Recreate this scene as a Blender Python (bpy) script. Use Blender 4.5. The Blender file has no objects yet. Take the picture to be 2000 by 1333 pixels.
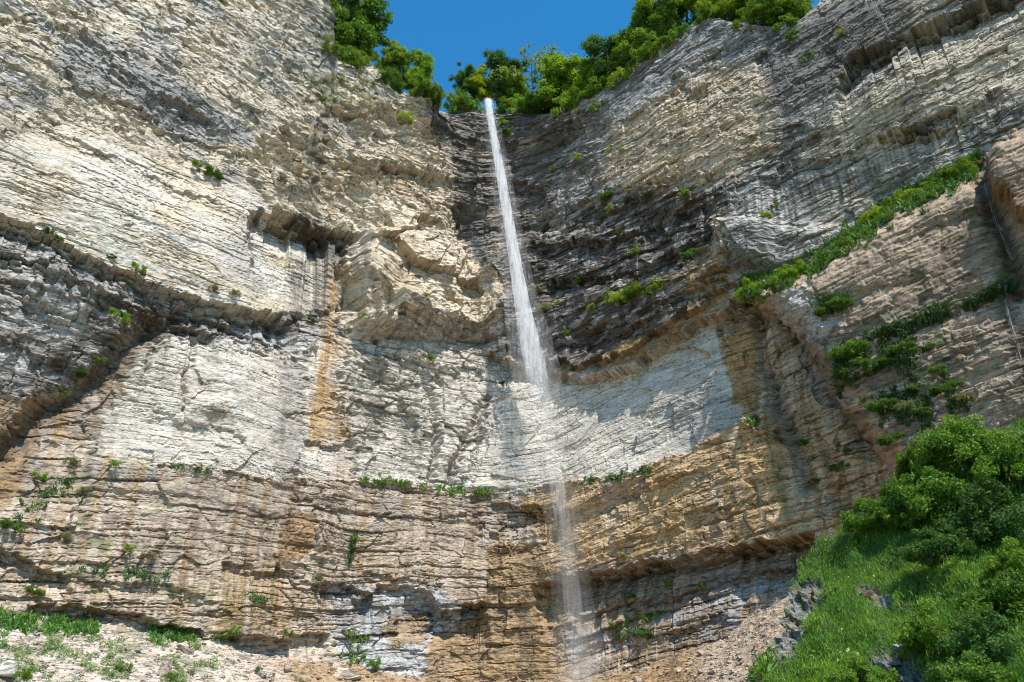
import bpy, bmesh, math, random
import numpy as np
random.seed(7)
RNG = np.random.default_rng(11)
SC = bpy.context.scene
COL = SC.collection
R_ = math.radians

# ------------------------------------------------------------------ camera, sky, sun, exposure
CAM_Z, PITCH, FPX = 1.7, R_(28.0), 1570.0          # FPX: focal length in pixels of a 2000 px wide frame
cam_d = bpy.data.cameras.new('camera')
cam_d.sensor_width = 36.0
cam_d.lens = 36.0 * FPX / 2000.0
cam_d.clip_start, cam_d.clip_end = 0.1, 3000.0
cam = bpy.data.objects.new('camera', cam_d)
COL.objects.link(cam)
cam.location = (0, 0, CAM_Z)
cam.rotation_euler = (math.pi / 2 + PITCH, 0, 0)
SC.camera = cam

SUN_EL, SUN_AZ = R_(53.0), R_(154.0)               # azimuth clockwise from +Y (behind the camera, to the right)
w = bpy.data.worlds.new('World')
SC.world = w
w.use_nodes = True
nt = w.node_tree
bg = nt.nodes['Background']
sky = nt.nodes.new('ShaderNodeTexSky')
sky.sky_type = 'NISHITA'
sky.sun_disc = False
sky.sun_elevation = SUN_EL
sky.sun_rotation = SUN_AZ
sky.altitude = 900
sky.air_density = 1.0
sky.dust_density = 0.0
sky.ozone_density = 3.5
hv = nt.nodes.new('ShaderNodeHueSaturation')
hv.inputs['Saturation'].default_value = 1.3
hv.inputs['Value'].default_value = 1.12
hv.inputs['Hue'].default_value = 0.489
nt.links.new(sky.outputs[0], hv.inputs['Color'])
nt.links.new(hv.outputs[0], bg.inputs[0])
bg.inputs[1].default_value = 0.15
sl = bpy.data.lights.new('sun', 'SUN')
sl.energy = 5.0
sl.angle = R_(0.53)
sl.color = (1.0, 0.953, 0.895)
so = bpy.data.objects.new('sun', sl)
COL.objects.link(so)
S = np.array([math.sin(SUN_AZ) * math.cos(SUN_EL), math.cos(SUN_AZ) * math.cos(SUN_EL), math.sin(SUN_EL)])
from mathutils import Vector
so.rotation_euler = Vector(S).to_track_quat('Z', 'Y').to_euler()
SC.view_settings.view_transform = 'Standard'
SC.view_settings.look = 'None'
SC.view_settings.exposure = 0.66
SC.view_settings.gamma = 1.0
SC.cycles.volume_bounces = 2
SC.cycles.transparent_max_bounces = 24
SC.cycles.max_bounces = 6
SC.cycles.filter_width = 1.1

# ------------------------------------------------------------------ noise
def hsh(i, j=0, seed=0):
    i = np.asarray(i).astype(np.int64); j = np.asarray(j).astype(np.int64)
    h = (i * 374761393 + j * 668265263 + seed * 1442695041) & 0xFFFFFFFF
    h = ((h ^ (h >> 13)) * 1274126177) & 0xFFFFFFFF
    h = ((h ^ (h >> 16)) * 2246822519) & 0xFFFFFFFF
    h = h ^ (h >> 15)
    return (h & 0xFFFFFF).astype(np.float32) / np.float32(0x1000000)
_TA = np.random.default_rng(3).random((256, 256)).astype(np.float32) * 2 * np.pi
_TC, _TS = np.cos(_TA), np.sin(_TA)
def pn(x, y, seed=0):
    x = np.asarray(x, np.float32) + np.float32(seed * 17.31); y = np.asarray(y, np.float32) + np.float32(seed * 5.77)
    x, y = np.broadcast_arrays(x, y)
    xi = np.floor(x); yi = np.floor(y)
    fx = x - xi; fy = y - yi
    a = xi.astype(np.int32) & 255; b = yi.astype(np.int32) & 255
    a1 = (a + 1) & 255; b1 = (b + 1) & 255
    ux = fx * fx * fx * (fx * (fx * 6 - 15) + 10); uy = fy * fy * fy * (fy * (fy * 6 - 15) + 10)
    n00 = _TC[a, b] * fx + _TS[a, b] * fy
    n10 = _TC[a1, b] * (fx - 1) + _TS[a1, b] * fy
    n01 = _TC[a, b1] * fx + _TS[a, b1] * (fy - 1)
    n11 = _TC[a1, b1] * (fx - 1) + _TS[a1, b1] * (fy - 1)
    n0 = n00 + ux * (n10 - n00); n1 = n01 + ux * (n11 - n01)
    return (n0 + uy * (n1 - n0)) * 1.45
def fbm(x, y, oct=4, seed=0, gain=0.5):
    t = 0; a = 1.0; f = 1.0; tot = 0
    for k in range(oct):
        t = t + a * pn(x * f, y * f, seed + k * 3); tot += a
        a *= gain; f *= 2.03
    return t / tot
def ss(a, b, x):
    t = np.clip((x - a) / (b - a), 0, 1)
    return t * t * (3 - 2 * t)
def facets(x, y, seed=0):
    """cells with a tilted plane each: chipped rock. About -1..1, and the distance to the cell's edge."""
    xi = np.floor(x).astype(np.int64); yi = np.floor(y).astype(np.int64)
    best = np.full(x.shape, 1e9, np.float32); sec = best.copy(); val = np.zeros(x.shape, np.float32)
    for dx in (-1, 0, 1):
        for dy in (-1, 0, 1):
            cx, cy = xi + dx, yi + dy
            ox = cx + hsh(cx, cy, seed); oy = cy + hsh(cx, cy, seed + 1)
            rx = (x - ox).astype(np.float32); ry = (y - oy).astype(np.float32)
            d = rx * rx + ry * ry
            tx = hsh(cx, cy, seed + 2) - .5; ty = hsh(cx, cy, seed + 3) - .35; h = hsh(cx, cy, seed + 4) - .5
            v = 1.3 * (tx * rx + ty * ry) * 1.4 + h
            m = d < best
            sec = np.where(m, best, np.minimum(sec, d))
            val = np.where(m, v, val); best = np.where(m, d, best)
    return val, np.sqrt(sec) - np.sqrt(best)
def bed(u, s, th, seed, ln=3.2):
    """beds cut by joints: each block's own offset -.5..+.5, a groove 0..1 along cracks, the bed's number"""
    q = s / th + .55 * pn(s / th * .63, seed * 1.7 + u * .004, seed)
    i = np.floor(q); f = q - i
    L = th * ln * (.5 + 1.2 * hsh(i, 5, seed))
    wv = u / L + hsh(i, 1, seed) * 37 + .35 * pn(u / L * .9, i * 3.7 + f * .8, seed + 1)
    j = np.floor(wv); g = wv - j
    h = hsh(i, j, seed + 2)
    e = np.minimum(f, 1 - f) * th; gj = np.minimum(g, 1 - g) * L
    gr = np.maximum(np.exp(-(e / (.05 * th + .025)) ** 2), .8 * np.exp(-(gj / (.04 * th + .025)) ** 2))
    return h - .5, gr, i

# ------------------------------------------------------------------ picture <-> world
CP, SP = math.cos(PITCH), math.sin(PITCH)
def ray(px, py):
    x = (np.asarray(px, float) - 1000) / FPX; y = (666.5 - np.asarray(py, float)) / FPX
    return np.stack(np.broadcast_arrays(x, CP - y * SP, SP + y * CP), -1)
def azel(px, py):
    d = ray(px, py)
    return np.arctan2(d[..., 0], d[..., 1]), d[..., 2] / np.hypot(d[..., 0], d[..., 1])
def proj(P):
    x, y, z = P[..., 0], P[..., 1], P[..., 2] - CAM_Z
    f = y * CP + z * SP; up = -y * SP + z * CP
    f = np.maximum(f, 1e-3)
    return 1000 + FPX * x / f, 666.5 - FPX * up / f, f
AL, AR, KC, DC = R_(54), R_(51), 7.0, 100.0
def Rwall(phi):
    """plan of the amphitheatre: horizontal distance of the wall from the viewpoint"""
    def side(a, p):
        return DC * math.sin(a) / np.maximum(np.sin(np.clip(a + p, .05, math.pi - .05)), .06)
    l = side(AL, -(phi + .03)); r = side(AR, phi + .03)
    m = np.minimum(l, r)
    return m - KC * np.log(np.exp(-np.clip((l - m) / KC, 0, 40)) + np.exp(-np.clip((r - m) / KC, 0, 40)))
ZB = {}                                             # nearest surface point per 4-pixel bin, for planting things
def register(P):
    px, py, f = proj(P)
    d = np.linalg.norm(P - np.array([0, 0, CAM_Z]), axis=-1).ravel()
    bx = np.floor(px / 4).astype(int).ravel(); by = np.floor(py / 4).astype(int).ravel(); Q = P.reshape(-1, 3)
    ok = (bx > -100) & (bx < 600) & (by > -100) & (by < 430)
    bx, by, d, Q = bx[ok], by[ok], d[ok], Q[ok]
    o = np.argsort(-d); key = (bx + 100) * 1000 + by + 100
    if 'd' not in ZB:
        ZB['d'] = np.full(1000 * 1000, 1e9); ZB['p'] = np.zeros((1000 * 1000, 3))
    dn = np.full(1000 * 1000, 1e9); pnn = np.zeros((1000 * 1000, 3))
    dn[key[o]] = d[o]; pnn[key[o]] = Q[o]
    m = dn < ZB['d']
    ZB['d'][m] = dn[m]; ZB['p'][m] = pnn[m]
def at(px, py):
    bx, by = int(px // 4), int(py // 4)
    for r in range(0, 14):
        best = None
        for dx in range(-r, r + 1):
            for dy in range(-r, r + 1):
                if max(abs(dx), abs(dy)) != r: continue
                k = (bx + dx + 100) * 1000 + by + dy + 100
                if ZB['d'][k] < 1e8 and (best is None or ZB['d'][k] < ZB['d'][best]): best = k
        if best is not None: return ZB['p'][best].copy()
    return np.array([0, 90, 30.])

# ------------------------------------------------------------------ object helpers
def tag(o, label=None, cat=None, group=None, kind=None):
    if label: o['label'] = label
    if cat: o['category'] = cat
    if group: o['group'] = group
    if kind: o['kind'] = kind
    return o
def mesh(name, V, F, mat, col=None, smooth=False, attr='tint'):
    me = bpy.data.meshes.new(name)
    V = np.asarray(V, np.float32).reshape(-1, 3); F = np.asarray(F, np.int32)
    n, k = F.shape
    me.vertices.add(len(V)); me.vertices.foreach_set('co', V.ravel())
    me.loops.add(n * k); me.loops.foreach_set('vertex_index', F.ravel())
    me.polygons.add(n); me.polygons.foreach_set('loop_start', np.arange(0, n * k, k, dtype=np.int32))
    me.polygons.foreach_set('loop_total', np.full(n, k, np.int32))
    me.polygons.foreach_set('use_smooth', np.full(n, smooth))
    if col is not None:
        a = me.attributes.new(attr, 'FLOAT_COLOR', 'POINT')
        c = np.ones((len(V), 4), np.float32); col = np.asarray(col, np.float32); c[:, :col.shape[-1]] = col.reshape(len(V), -1)
        a.data.foreach_set('color', c.ravel())
    me.update(calc_edges=True)
    me.materials.append(mat)
    return me
def link(name, me, parent=None):
    o = bpy.data.objects.new(name, me); COL.objects.link(o)
    if parent: o.parent = parent
    return o
def grid_faces(nr, nc):
    i = np.arange(nr * nc).reshape(nr, nc)
    return np.stack([i[:-1, :-1], i[:-1, 1:], i[1:, 1:], i[1:, :-1]], -1).reshape(-1, 4)

# ------------------------------------------------------------------ materials
def new_mat(name):
    m = bpy.data.materials.new(name); m.use_nodes = True
    t = m.node_tree; return m, t, t.nodes['Principled BSDF'], t.nodes['Material Output']
def N(t, typ, **kw):
    n = t.nodes.new(typ)
    for k, v in kw.items():
        if k in n.inputs: n.inputs[k].default_value = v
        else: setattr(n, k, v)
    return n
def rock_material(name, bump=.3):
    """albedo from the rock's own mineral tint, broken by grain; wet rock (alpha) is glossier"""
    m, t, p, out = new_mat(name)
    a = N(t, 'ShaderNodeAttribute', attribute_name='tint')
    tc = N(t, 'ShaderNodeTexCoord')
    mp = N(t, 'ShaderNodeMapping'); mp.inputs['Scale'].default_value = (1, 1, 2.6)
    t.links.new(tc.outputs['Object'], mp.inputs[0])
    n1 = N(t, 'ShaderNodeTexNoise', Scale=3.4, Detail=9.0, Roughness=.68)
    n2 = N(t, 'ShaderNodeTexNoise', Scale=9.0, Detail=6.0, Roughness=.7)
    for n in (n1, n2): t.links.new(mp.outputs[0], n.inputs['Vector'])
    r1 = N(t, 'ShaderNodeMapRange'); r1.inputs[1].default_value = .3; r1.inputs[2].default_value = .7
    r1.inputs[3].default_value = .62; r1.inputs[4].default_value = 1.25
    t.links.new(n1.outputs[0], r1.inputs[0])
    mul = N(t, 'ShaderNodeVectorMath', operation='SCALE')
    mp2 = N(t, 'ShaderNodeMapping'); mp2.inputs['Scale'].default_value = (.55, .55, 3.6)
    t.links.new(tc.outputs['Object'], mp2.inputs[0])
    n3 = N(t, 'ShaderNodeTexNoise', Scale=.55, Detail=7.0, Roughness=.62, Distortion=.3); t.links.new(mp2.outputs[0], n3.inputs['Vector'])
    sb = N(t, 'ShaderNodeMath', operation='SUBTRACT'); sb.inputs[1].default_value = .5; t.links.new(n3.outputs[0], sb.inputs[0])
    ab = N(t, 'ShaderNodeMath', operation='ABSOLUTE'); t.links.new(sb.outputs[0], ab.inputs[0])
    cr = N(t, 'ShaderNodeMapRange'); cr.inputs[1].default_value = .004; cr.inputs[2].default_value = .022; cr.inputs[3].default_value = .42; cr.inputs[4].default_value = 1.0
    t.links.new(ab.outputs[0], cr.inputs[0])
    cm = N(t, 'ShaderNodeMath', operation='MULTIPLY'); t.links.new(cr.outputs[0], cm.inputs[0]); t.links.new(r1.outputs[0], cm.inputs[1])
    t.links.new(a.outputs['Color'], mul.inputs[0]); t.links.new(cm.outputs[0], mul.inputs['Scale'])
    t.links.new(mul.outputs[0], p.inputs['Base Color'])
    rr = N(t, 'ShaderNodeMapRange'); rr.inputs[3].default_value = .92; rr.inputs[4].default_value = .45
    t.links.new(a.outputs['Alpha'], rr.inputs[0]); t.links.new(rr.outputs[0], p.inputs['Roughness'])
    p.inputs['Specular IOR Level'].default_value = .3
    b1 = N(t, 'ShaderNodeBump', Strength=bump, Distance=.16)
    ad = N(t, 'ShaderNodeMath', operation='MULTIPLY_ADD'); ad.inputs[1].default_value = .4
    ac = N(t, 'ShaderNodeMath', operation='MULTIPLY_ADD'); ac.inputs[1].default_value = .7
    t.links.new(cr.outputs[0], ac.inputs[0]); t.links.new(n1.outputs[0], ac.inputs[2])
    t.links.new(n2.outputs[0], ad.inputs[0]); t.links.new(ac.outputs[0], ad.inputs[2])
    t.links.new(ad.outputs[0], b1.inputs['Height']); t.links.new(b1.outputs[0], p.inputs['Normal'])
    return m
def leaf_material(name, trans=.35):
    m, t, p, out = new_mat(name)
    a = N(t, 'ShaderNodeAttribute', attribute_name='tint')
    oi = N(t, 'ShaderNodeObjectInfo')
    hs = N(t, 'ShaderNodeHueSaturation')
    mr = N(t, 'ShaderNodeMapRange'); mr.inputs[3].default_value = .75; mr.inputs[4].default_value = 1.3
    t.links.new(oi.outputs['Random'], mr.inputs[0]); t.links.new(mr.outputs[0], hs.inputs['Value'])
    t.links.new(a.outputs['Color'], hs.inputs['Color'])
    t.links.new(hs.outputs[0], p.inputs['Base Color'])
    p.inputs['Roughness'].default_value = .55; p.inputs['Specular IOR Level'].default_value = .25
    tr = N(t, 'ShaderNodeBsdfTranslucent')
    mc = N(t, 'ShaderNodeVectorMath', operation='MULTIPLY'); mc.inputs[1].default_value = (1.5, 1.35, .5)
    t.links.new(hs.outputs[0], mc.inputs[0]); t.links.new(mc.outputs[0], tr.inputs[0])
    mx = N(t, 'ShaderNodeMixShader'); mx.inputs[0].default_value = trans
    t.links.new(p.outputs[0], mx.inputs[1]); t.links.new(tr.outputs[0], mx.inputs[2]); t.links.new(mx.outputs[0], out.inputs[0])
    return m
M_ROCK = rock_material('layered limestone')
M_SCREE = rock_material('limestone rubble', .8)
M_SOIL = rock_material('turf and soil', .6)
M_LEAF = leaf_material('leaves')
M_GRASS = leaf_material('grass blades', .3)
def bark():
    m, t, p, out = new_mat('bark')
    n = N(t, 'ShaderNodeTexNoise', Scale=6.0, Detail=6.0)
    cr = N(t, 'ShaderNodeValToRGB')
    cr.color_ramp.elements[0].color = (.05, .035, .025, 1); cr.color_ramp.elements[1].color = (.17, .13, .10, 1)
    t.links.new(n.outputs[0], cr.inputs[0]); t.links.new(cr.outputs[0], p.inputs['Base Color'])
    p.inputs['Roughness'].default_value = .9
    return m
M_BARK = bark()

# ------------------------------------------------------------------ rock colours
C = dict(cream=(.56, .475, .355), white=(.565, .525, .455), grey=(.32, .31, .295), dark=(.145, .132, .118), black=(.060, .050, .040),
         ochre=(.40, .25, .105), brown=(.22, .155, .10), pink=(.505, .415, .32), blue=(.42, .43, .42), moss=(.09, .12, .025),
         warm=(.49, .375, .25), rust=(.38, .215, .09))
C = {k: np.array(v, np.float32) for k, v in C.items()}

class Field:
    """points of a rock surface with their place in the photograph's frame (of the undisplaced surface), used to lay features out"""
    def __init__(s, px, py, u, sv):
        s.px, s.py, s.u, s.s = px.astype(np.float32), py.astype(np.float32), u.astype(np.float32), sv.astype(np.float32)
        s.wx = s.px + 16 * fbm(s.u / 5, s.s / 4, 4, 31) + 5 * pn(s.u / .7, s.s / .5, 33)
        s.en = 20 * fbm(s.u / 7, s.s / 1.1, 4, 45) + 12 * fbm(s.u / 1.2, s.s / .45, 3, 46) + 10 * fbm(s.u / 1.0, s.s / 9, 3, 47)
        s.wy = s.py + 10 * fbm(s.u / 6, s.s / 4, 4, 41) + 3 * pn(s.u / .6, s.s / .5, 43)
    def line(s, pts):
        p = np.array(sorted(pts), float)
        return np.interp(s.wx, p[:, 0], p[:, 1]), p[0, 0], p[-1, 0]
    def span(s, a, b, tp):
        return ss(a - tp, a + tp * .3, s.wx) * (1 - ss(b - tp * .3, b + tp, s.wx))
    def brk(s, seed):
        """broken edge: per-block shift in the frame and per-block depth"""
        w1 = s.u / 3.1 + .5 * pn(s.u / 4, s.u * 0 + seed, 7); w2 = s.u / 1.05 + .5 * pn(s.u / 1.3, s.u * 0 + seed, 8)
        i, j = np.floor(w1), np.floor(w2)
        sh = 14 * (hsh(i, seed, 71) - .5) + 8 * (hsh(j, seed, 72) - .5)
        dp = .45 + .7 * hsh(i, seed, 73) + .35 * hsh(j, seed, 74)
        return sh, dp, hsh(j, seed, 75)
    def lip(s, pts, depth, rec, tp=25, sharp=2.5):
        """the rock below this line is set back under an overhang whose edge is broken"""
        y, a, b = s.line(pts); sd = int(pts[0][0] * 3 + pts[0][1]); sh, dp, r = s.brk(sd)
        t = s.wy - y + sh
        st = .55 * ss(0, sharp, t) + .45 * ss(0, sharp, t - 3 - 14 * r)
        return -depth * dp * st * np.exp(-np.maximum(t, 0) / rec) * s.span(a, b, tp)
    def bulge(s, pts, depth, height, tp=25, sharp=2.5):
        """the rock above this line leans out and ends in a broken lip"""
        y, a, b = s.line(pts); sd = int(pts[0][0] * 3 + pts[0][1]); sh, dp, r = s.brk(sd)
        t = s.wy - y + .6 * sh
        st = .4 * ss(0, sharp, t) + .35 * ss(0, sharp, t + 16 + 14 * r) + .25 * ss(0, sharp, t + 42 + 14 * dp)
        return depth * (1 - st) * np.exp(np.minimum(t, 0) / height) * s.span(a, b, tp)
    def ledge(s, pts, depth, dec, tp=25, sharp=6):
        """the rock below this line steps out"""
        y, a, b = s.line(pts); t = s.wy - y
        return depth * ss(-sharp, 0, t) * np.exp(-np.maximum(t, 0) / dec) * s.span(a, b, tp)
    def side(s, pts, depth, dec, right=True, tp=20, sharp=3):
        """a vertical edge: the rock to the right (or left) of this line stands out"""
        p = np.array(sorted([(y, x) for x, y in pts]), float)
        x = np.interp(s.wy, p[:, 0], p[:, 1]); t = (s.wx - x) if right else (x - s.wx)
        a, b = p[0, 0], p[-1, 0]
        sp = ss(a - tp, a + tp * .3, s.wy) * (1 - ss(b - tp * .3, b + tp, s.wy))
        w1 = s.s / 2.3 + .5 * pn(s.s / 3, s.s * 0 + pts[0][0], 7); w2 = s.s / .8 + .4 * pn(s.s, s.s * 0 + pts[0][0], 8)
        i, j = np.floor(w1), np.floor(w2); r1, r2 = hsh(i, int(pts[0][0]), 81), hsh(j, int(pts[0][0]), 82)
        t = t + 12 * (r1 - .5) + 6 * (r2 - .5)
        st = .4 * ss(0, sharp, t) + .35 * ss(0, sharp, t - 6 - 14 * r1) + .25 * ss(0, sharp, t - 18 - 16 * r2)
        return depth * st * np.exp(-np.maximum(t, 0) / dec) * sp
    def seg(s, pts, w, warp=True):
        """closeness to a polyline, 1 on it"""
        X, Y = (s.wx, s.wy) if warp else (s.px, s.py)
        d = np.full(X.shape, 1e9, np.float32)
        for (x0, y0), (x1, y1) in zip(pts[:-1], pts[1:]):
            dx, dy = x1 - x0, y1 - y0
            t = np.clip(((X - x0) * dx + (Y - y0) * dy) / (dx * dx + dy * dy), 0, 1)
            d = np.minimum(d, (X - x0 - t * dx) ** 2 + (Y - y0 - t * dy) ** 2)
        return np.exp(-d / (w * w))
    def el(s, x, y, rx, ry, rot=0, k=2.0):
        c, n = math.cos(R_(rot)), math.sin(R_(rot))
        dx, dy = s.wx - x, s.wy - y
        a = (dx * c + dy * n) / rx; b = (-dx * n + dy * c) / ry
        return np.exp(-(a * a + b * b) ** (k / 2))
    def poly(s, pts, feather=12):
        return ss(-feather * .6, feather * .6, s.sdist(pts) + s.en)
    def sdist(s, pts):
        X, Y = s.wx, s.wy
        ins = np.zeros(X.shape, bool); d = np.full(X.shape, 1e9, np.float32)
        for (x0, y0), (x1, y1) in zip(pts, pts[1:] + pts[:1]):
            if y0 != y1:
                cr = ((y0 > Y) != (y1 > Y)) & (X < (x1 - x0) * (Y - y0) / (y1 - y0) + x0)
                ins ^= cr
            dx, dy = x1 - x0, y1 - y0
            t = np.clip(((X - x0) * dx + (Y - y0) * dy) / (dx * dx + dy * dy + 1e-9), 0, 1)
            d = np.minimum(d, (X - x0 - t * dx) ** 2 + (Y - y0 - t * dy) ** 2)
        sd = np.sqrt(d) * np.where(ins, 1, -1)
        return sd
def mixc(col, c, m):
    return col + (c - col) * np.clip(m, 0, 1)[..., None]

# ------------------------------------------------------------------ the cliff
def rock_relief(F, rough, lam, blocky, fac):
    """small-scale relief in metres from masks: broken roughness, thin lamination, joint blocks, chipped facets"""
    u, s = F.u, F.s
    uw = u + .8 * fbm(u / 3, s / 3, 3, 51); sw = s + .35 * fbm(u / 5, s / 2.5, 3, 52)
    h5, g5, i5 = bed(uw, sw, 4.6, 1, 2.4)
    h2, g2, i2 = bed(uw, sw, 1.5, 2)
    h1, g1, i1 = bed(uw, sw, .55, 3, 4.0)
    h0, g0, i0 = bed(u, s + .06 * fbm(u / 2, s, 2, 53), .27, 4, 9.0)
    v3, e3 = facets(u / 3.0 + .3 * pn(u / 2, s / 2, 61), s / 2.0, 5)
    v1, e1 = facets(u / 1.0 + .3 * pn(u, s, 62), s / .6, 9)
    patch = ss(-.25, .35, fbm(u / 9, s / 6, 3, 63))
    c0 = g0 * ss(.05, .35, pn(u / 7, i0 * 1.7, 68)); c1 = g1 * ss(-.05, .3, pn(u / 6, i1 * 2.3, 69)); c2 = g2 * ss(-.2, .2, pn(u / 9, i2 * 1.9, 70))
    d = blocky * (1.1 * h5 * (.4 + patch) + .8 * h2 - .40 * c2 + .22 * h1 - .16 * c1)
    d += lam * (.10 * h1 * pn(u / 10, i1 * 1.3, 64) + .035 * h0 - .10 * c0 - .20 * c1 + .15 * h2 * (.3 + patch))
    d += fac * (1.05 * v3 + .30 * v1 * (.3 + patch))
    d += rough * (.36 * v1 + .32 * fbm(u / 2.4, s / 1.7, 5, 65, .55) + .3 * h1)
    g0, g1, g2 = c0, c1, c2
    d += .9 * fbm(u / 16, s / 12, 3, 66) + .08 * fbm(u / .6, s / .35, 2, 67)
    aux = dict(i2=i2, i1=i1, i0=i0, h1=h1, h2=h2, h0=h0, g2=g2, g1=g1, g0=g0, v1=v1, patch=patch)
    return d, aux

def build_cliff():
    du = .108
    ph = np.linspace(R_(-62), R_(62), 6000)
    Rp = Rwall(ph)
    X, Y = Rp * np.sin(ph), Rp * np.cos(ph)
    arc = np.concatenate([[0], np.cumsum(np.hypot(np.diff(X), np.diff(Y)))])
    n = int(arc[-1] / du)
    uu = np.linspace(0, arc[-1], n)
    phi = np.interp(uu, arc, ph)
    Rc = Rwall(phi)
    cx, cy = Rc * np.sin(phi), Rc * np.cos(phi)
    tx, ty = np.gradient(cx), np.gradient(cy); L = np.hypot(tx, ty)
    nx, ny = ty / L, -tx / L                                   # towards the viewpoint
    # rim in the frame
    rim = [(560, -60), (640, -40), (655, 20), (665, 95), (700, 108), (745, 112), (775, 158), (838, 166), (850, 192), (940, 196), (1000, 204), (1090, 200),
           (1140, 170), (1190, 145), (1240, 105), (1300, 62), (1345, 22), (1400, 16), (1500, 30), (1560, 14), (1600, -40)]
    a, e = azel([p[0] for p in rim], [p[1] for p in rim])
    zt = CAM_Z + Rwall(a) * e
    o = np.argsort(a)
    ztop = np.interp(phi, a[o], zt[o], left=zt[o][0], right=zt[o][-1])
    ztop = ztop + .9 * fbm(uu / 4, uu * 0 + .5, 4, 21)
    nr = 1010
    v = np.linspace(0, 1, nr)[:, None]
    z = 2.0 + v * (ztop[None, :] - 2.0)
    u2 = np.broadcast_to(uu[None, :], z.shape)
    B = np.stack([np.broadcast_to(cx, z.shape), np.broadcast_to(cy, z.shape), z], -1)
    px, py, _ = proj(B)
    px[py < -300] = px[py < -300]
    uc = np.interp(azel(950, 700)[0], phi, uu)
    du_c = u2 - uc
    # bedding: nearly level, dipping a little towards the fall on the left above, on the right everywhere
    s = z + np.where(du_c < 0, .10 * du_c * ss(35, 75, z) - .07 * du_c * (1 - ss(15, 40, z)), -.14 * du_c * ss(0, 20, du_c))
    s = s + 1.1 * fbm(u2 / 22, z / 26, 2, 22)
    F = Field(px, py, u2, s)
    P = lambda *a_, **k_: F.poly(*a_, **k_)
    # ---- regions
    topleft = P([(-600, -300), (660, -300), (665, 110), (840, 165), (830, 230), (600, 290), (440, 330), (330, 300), (130, 240), (-100, 300), (-600, 100)], 25)
    wleft = P([(-600, 100), (-50, 290), (130, 230), (330, 310), (480, 370), (560, 420), (660, 470), (640, 560), (560, 620), (400, 590), (200, 510), (0, 430), (-600, 130)], 12)
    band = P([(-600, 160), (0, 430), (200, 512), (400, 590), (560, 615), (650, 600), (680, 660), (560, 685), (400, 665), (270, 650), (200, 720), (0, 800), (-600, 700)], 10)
    wlow = P([(270, 648), (400, 660), (560, 690), (600, 690), (585, 780), (600, 860), (560, 945), (400, 925), (210, 890), (160, 800), (225, 720)], 10)
    col_ = P([(690, 420), (760, 400), (880, 400), (890, 470), (980, 560), (990, 650), (900, 650), (680, 650), (668, 520)], 10)
    upmid = P([(480, 300), (600, 220), (850, 190), (860, 300), (900, 420), (760, 420), (690, 470), (520, 410)], 16)
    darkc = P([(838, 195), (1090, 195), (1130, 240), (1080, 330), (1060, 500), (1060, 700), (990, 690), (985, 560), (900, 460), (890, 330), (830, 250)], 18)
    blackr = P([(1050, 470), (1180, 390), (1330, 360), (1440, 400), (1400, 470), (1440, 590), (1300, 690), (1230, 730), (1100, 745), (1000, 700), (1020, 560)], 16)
    soff = P([(1080, 738), (1160, 722), (1290, 672), (1440, 578), (1440, 600), (1300, 692), (1230, 728), (1100, 745)], 9)
    warmr = P([(1200, 250), (1300, 190), (1400, 130), (1500, 150), (1510, 290), (1430, 350), (1290, 380), (1180, 350)], 40)
    upr = P([(1100, 200), (1240, 100), (1350, 20), (1600, -60), (2500, -600), (2500, 200), (1950, 370), (1720, 480), (1480, 600), (1440, 560), (1430, 400), (1200, 390), (1060, 470), (1080, 300)], 14)
    darkur = P([(1510, 80), (1600, 30), (1740, -20), (1800, -40), (1780, 60), (1600, 190), (1480, 230)], 30)
    wmid = P([(985, 760), (1060, 745), (1230, 735), (1310, 695), (1400, 630), (1440, 720), (1480, 840), (1300, 915), (1100, 960), (950, 975), (890, 955), (930, 860)], 7)
    cmid = P([(690, 650), (900, 650), (1000, 690), (985, 760), (890, 955), (700, 945), (650, 800), (670, 700)], 14)
    ochr = P([(1010, 990), (1150, 945), (1250, 925), (1350, 890), (1450, 835), (1540, 800), (1700, 850), (1780, 960), (1700, 1040), (1560, 1060), (1320, 1085), (1080, 1120), (1060, 1060)], 14)
    gully = P([(1395, 640), (1480, 600), (1580, 680), (1640, 780), (1740, 880), (1760, 960), (1600, 1030), (1540, 860), (1480, 850), (1420, 740)], 12)
    botc = P([(950, 1070), (1060, 1060), (1090, 1130), (1120, 1400), (800, 1400), (840, 1240), (940, 1190)], 12)
    botr = P([(1080, 1125), (1320, 1085), (1560, 1060), (1620, 1060), (1500, 1250), (1300, 1290), (1120, 1330)], 10)
    blueb = P([(645, 1140), (840, 1150), (930, 1200), (850, 1240), (820, 1330), (660, 1280)], 8)
    brl = P([(-600, 600), (0, 770), (130, 780), (270, 660), (260, 720), (215, 800), (200, 880), (60, 870), (-100, 1000), (-600, 1000)], 14)
    lowl = P([(-600, 900), (60, 870), (210, 890), (400, 925), (620, 945), (860, 965), (960, 975), (1060, 1000), (1000, 1070), (940, 1190), (640, 1250), (300, 1240), (-600, 1250)], 12)
    # ---- relief
    rough = .14 + .75 * topleft + .5 * upmid + .25 * darkc + .3 * blackr + .55 * warmr + .2 * upr
    lam = .4 + .9 * wleft * (1 - .3 * topleft) + .6 * wmid + .5 * wlow + .5 * upr + .4 * ochr + .5 * lowl + .4 * botr
    blocky = .22 + .5 * band + .28 * upr + .55 * darkc + .7 * blackr * (1 - soff) + .3 * cmid + .45 * lowl + .5 * botr + .6 * blueb + .3 * gully + .3 * ochr - .12 * wleft - .1 * wmid * 0 + .3 * brl + .45 * botc
    fac = .1 + .45 * botc + .35 * ochr + .5 * topleft + .7 * band + .75 * upmid + .6 * col_ + .5 * cmid + .3 * wmid + .3 * wlow + .3 * upr + .55 * gully + .5 * brl + .25 * lowl - .08 * wleft
    d, ax = rock_relief(F, rough * .55, lam * .8, blocky * .8, fac * .75)
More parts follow.
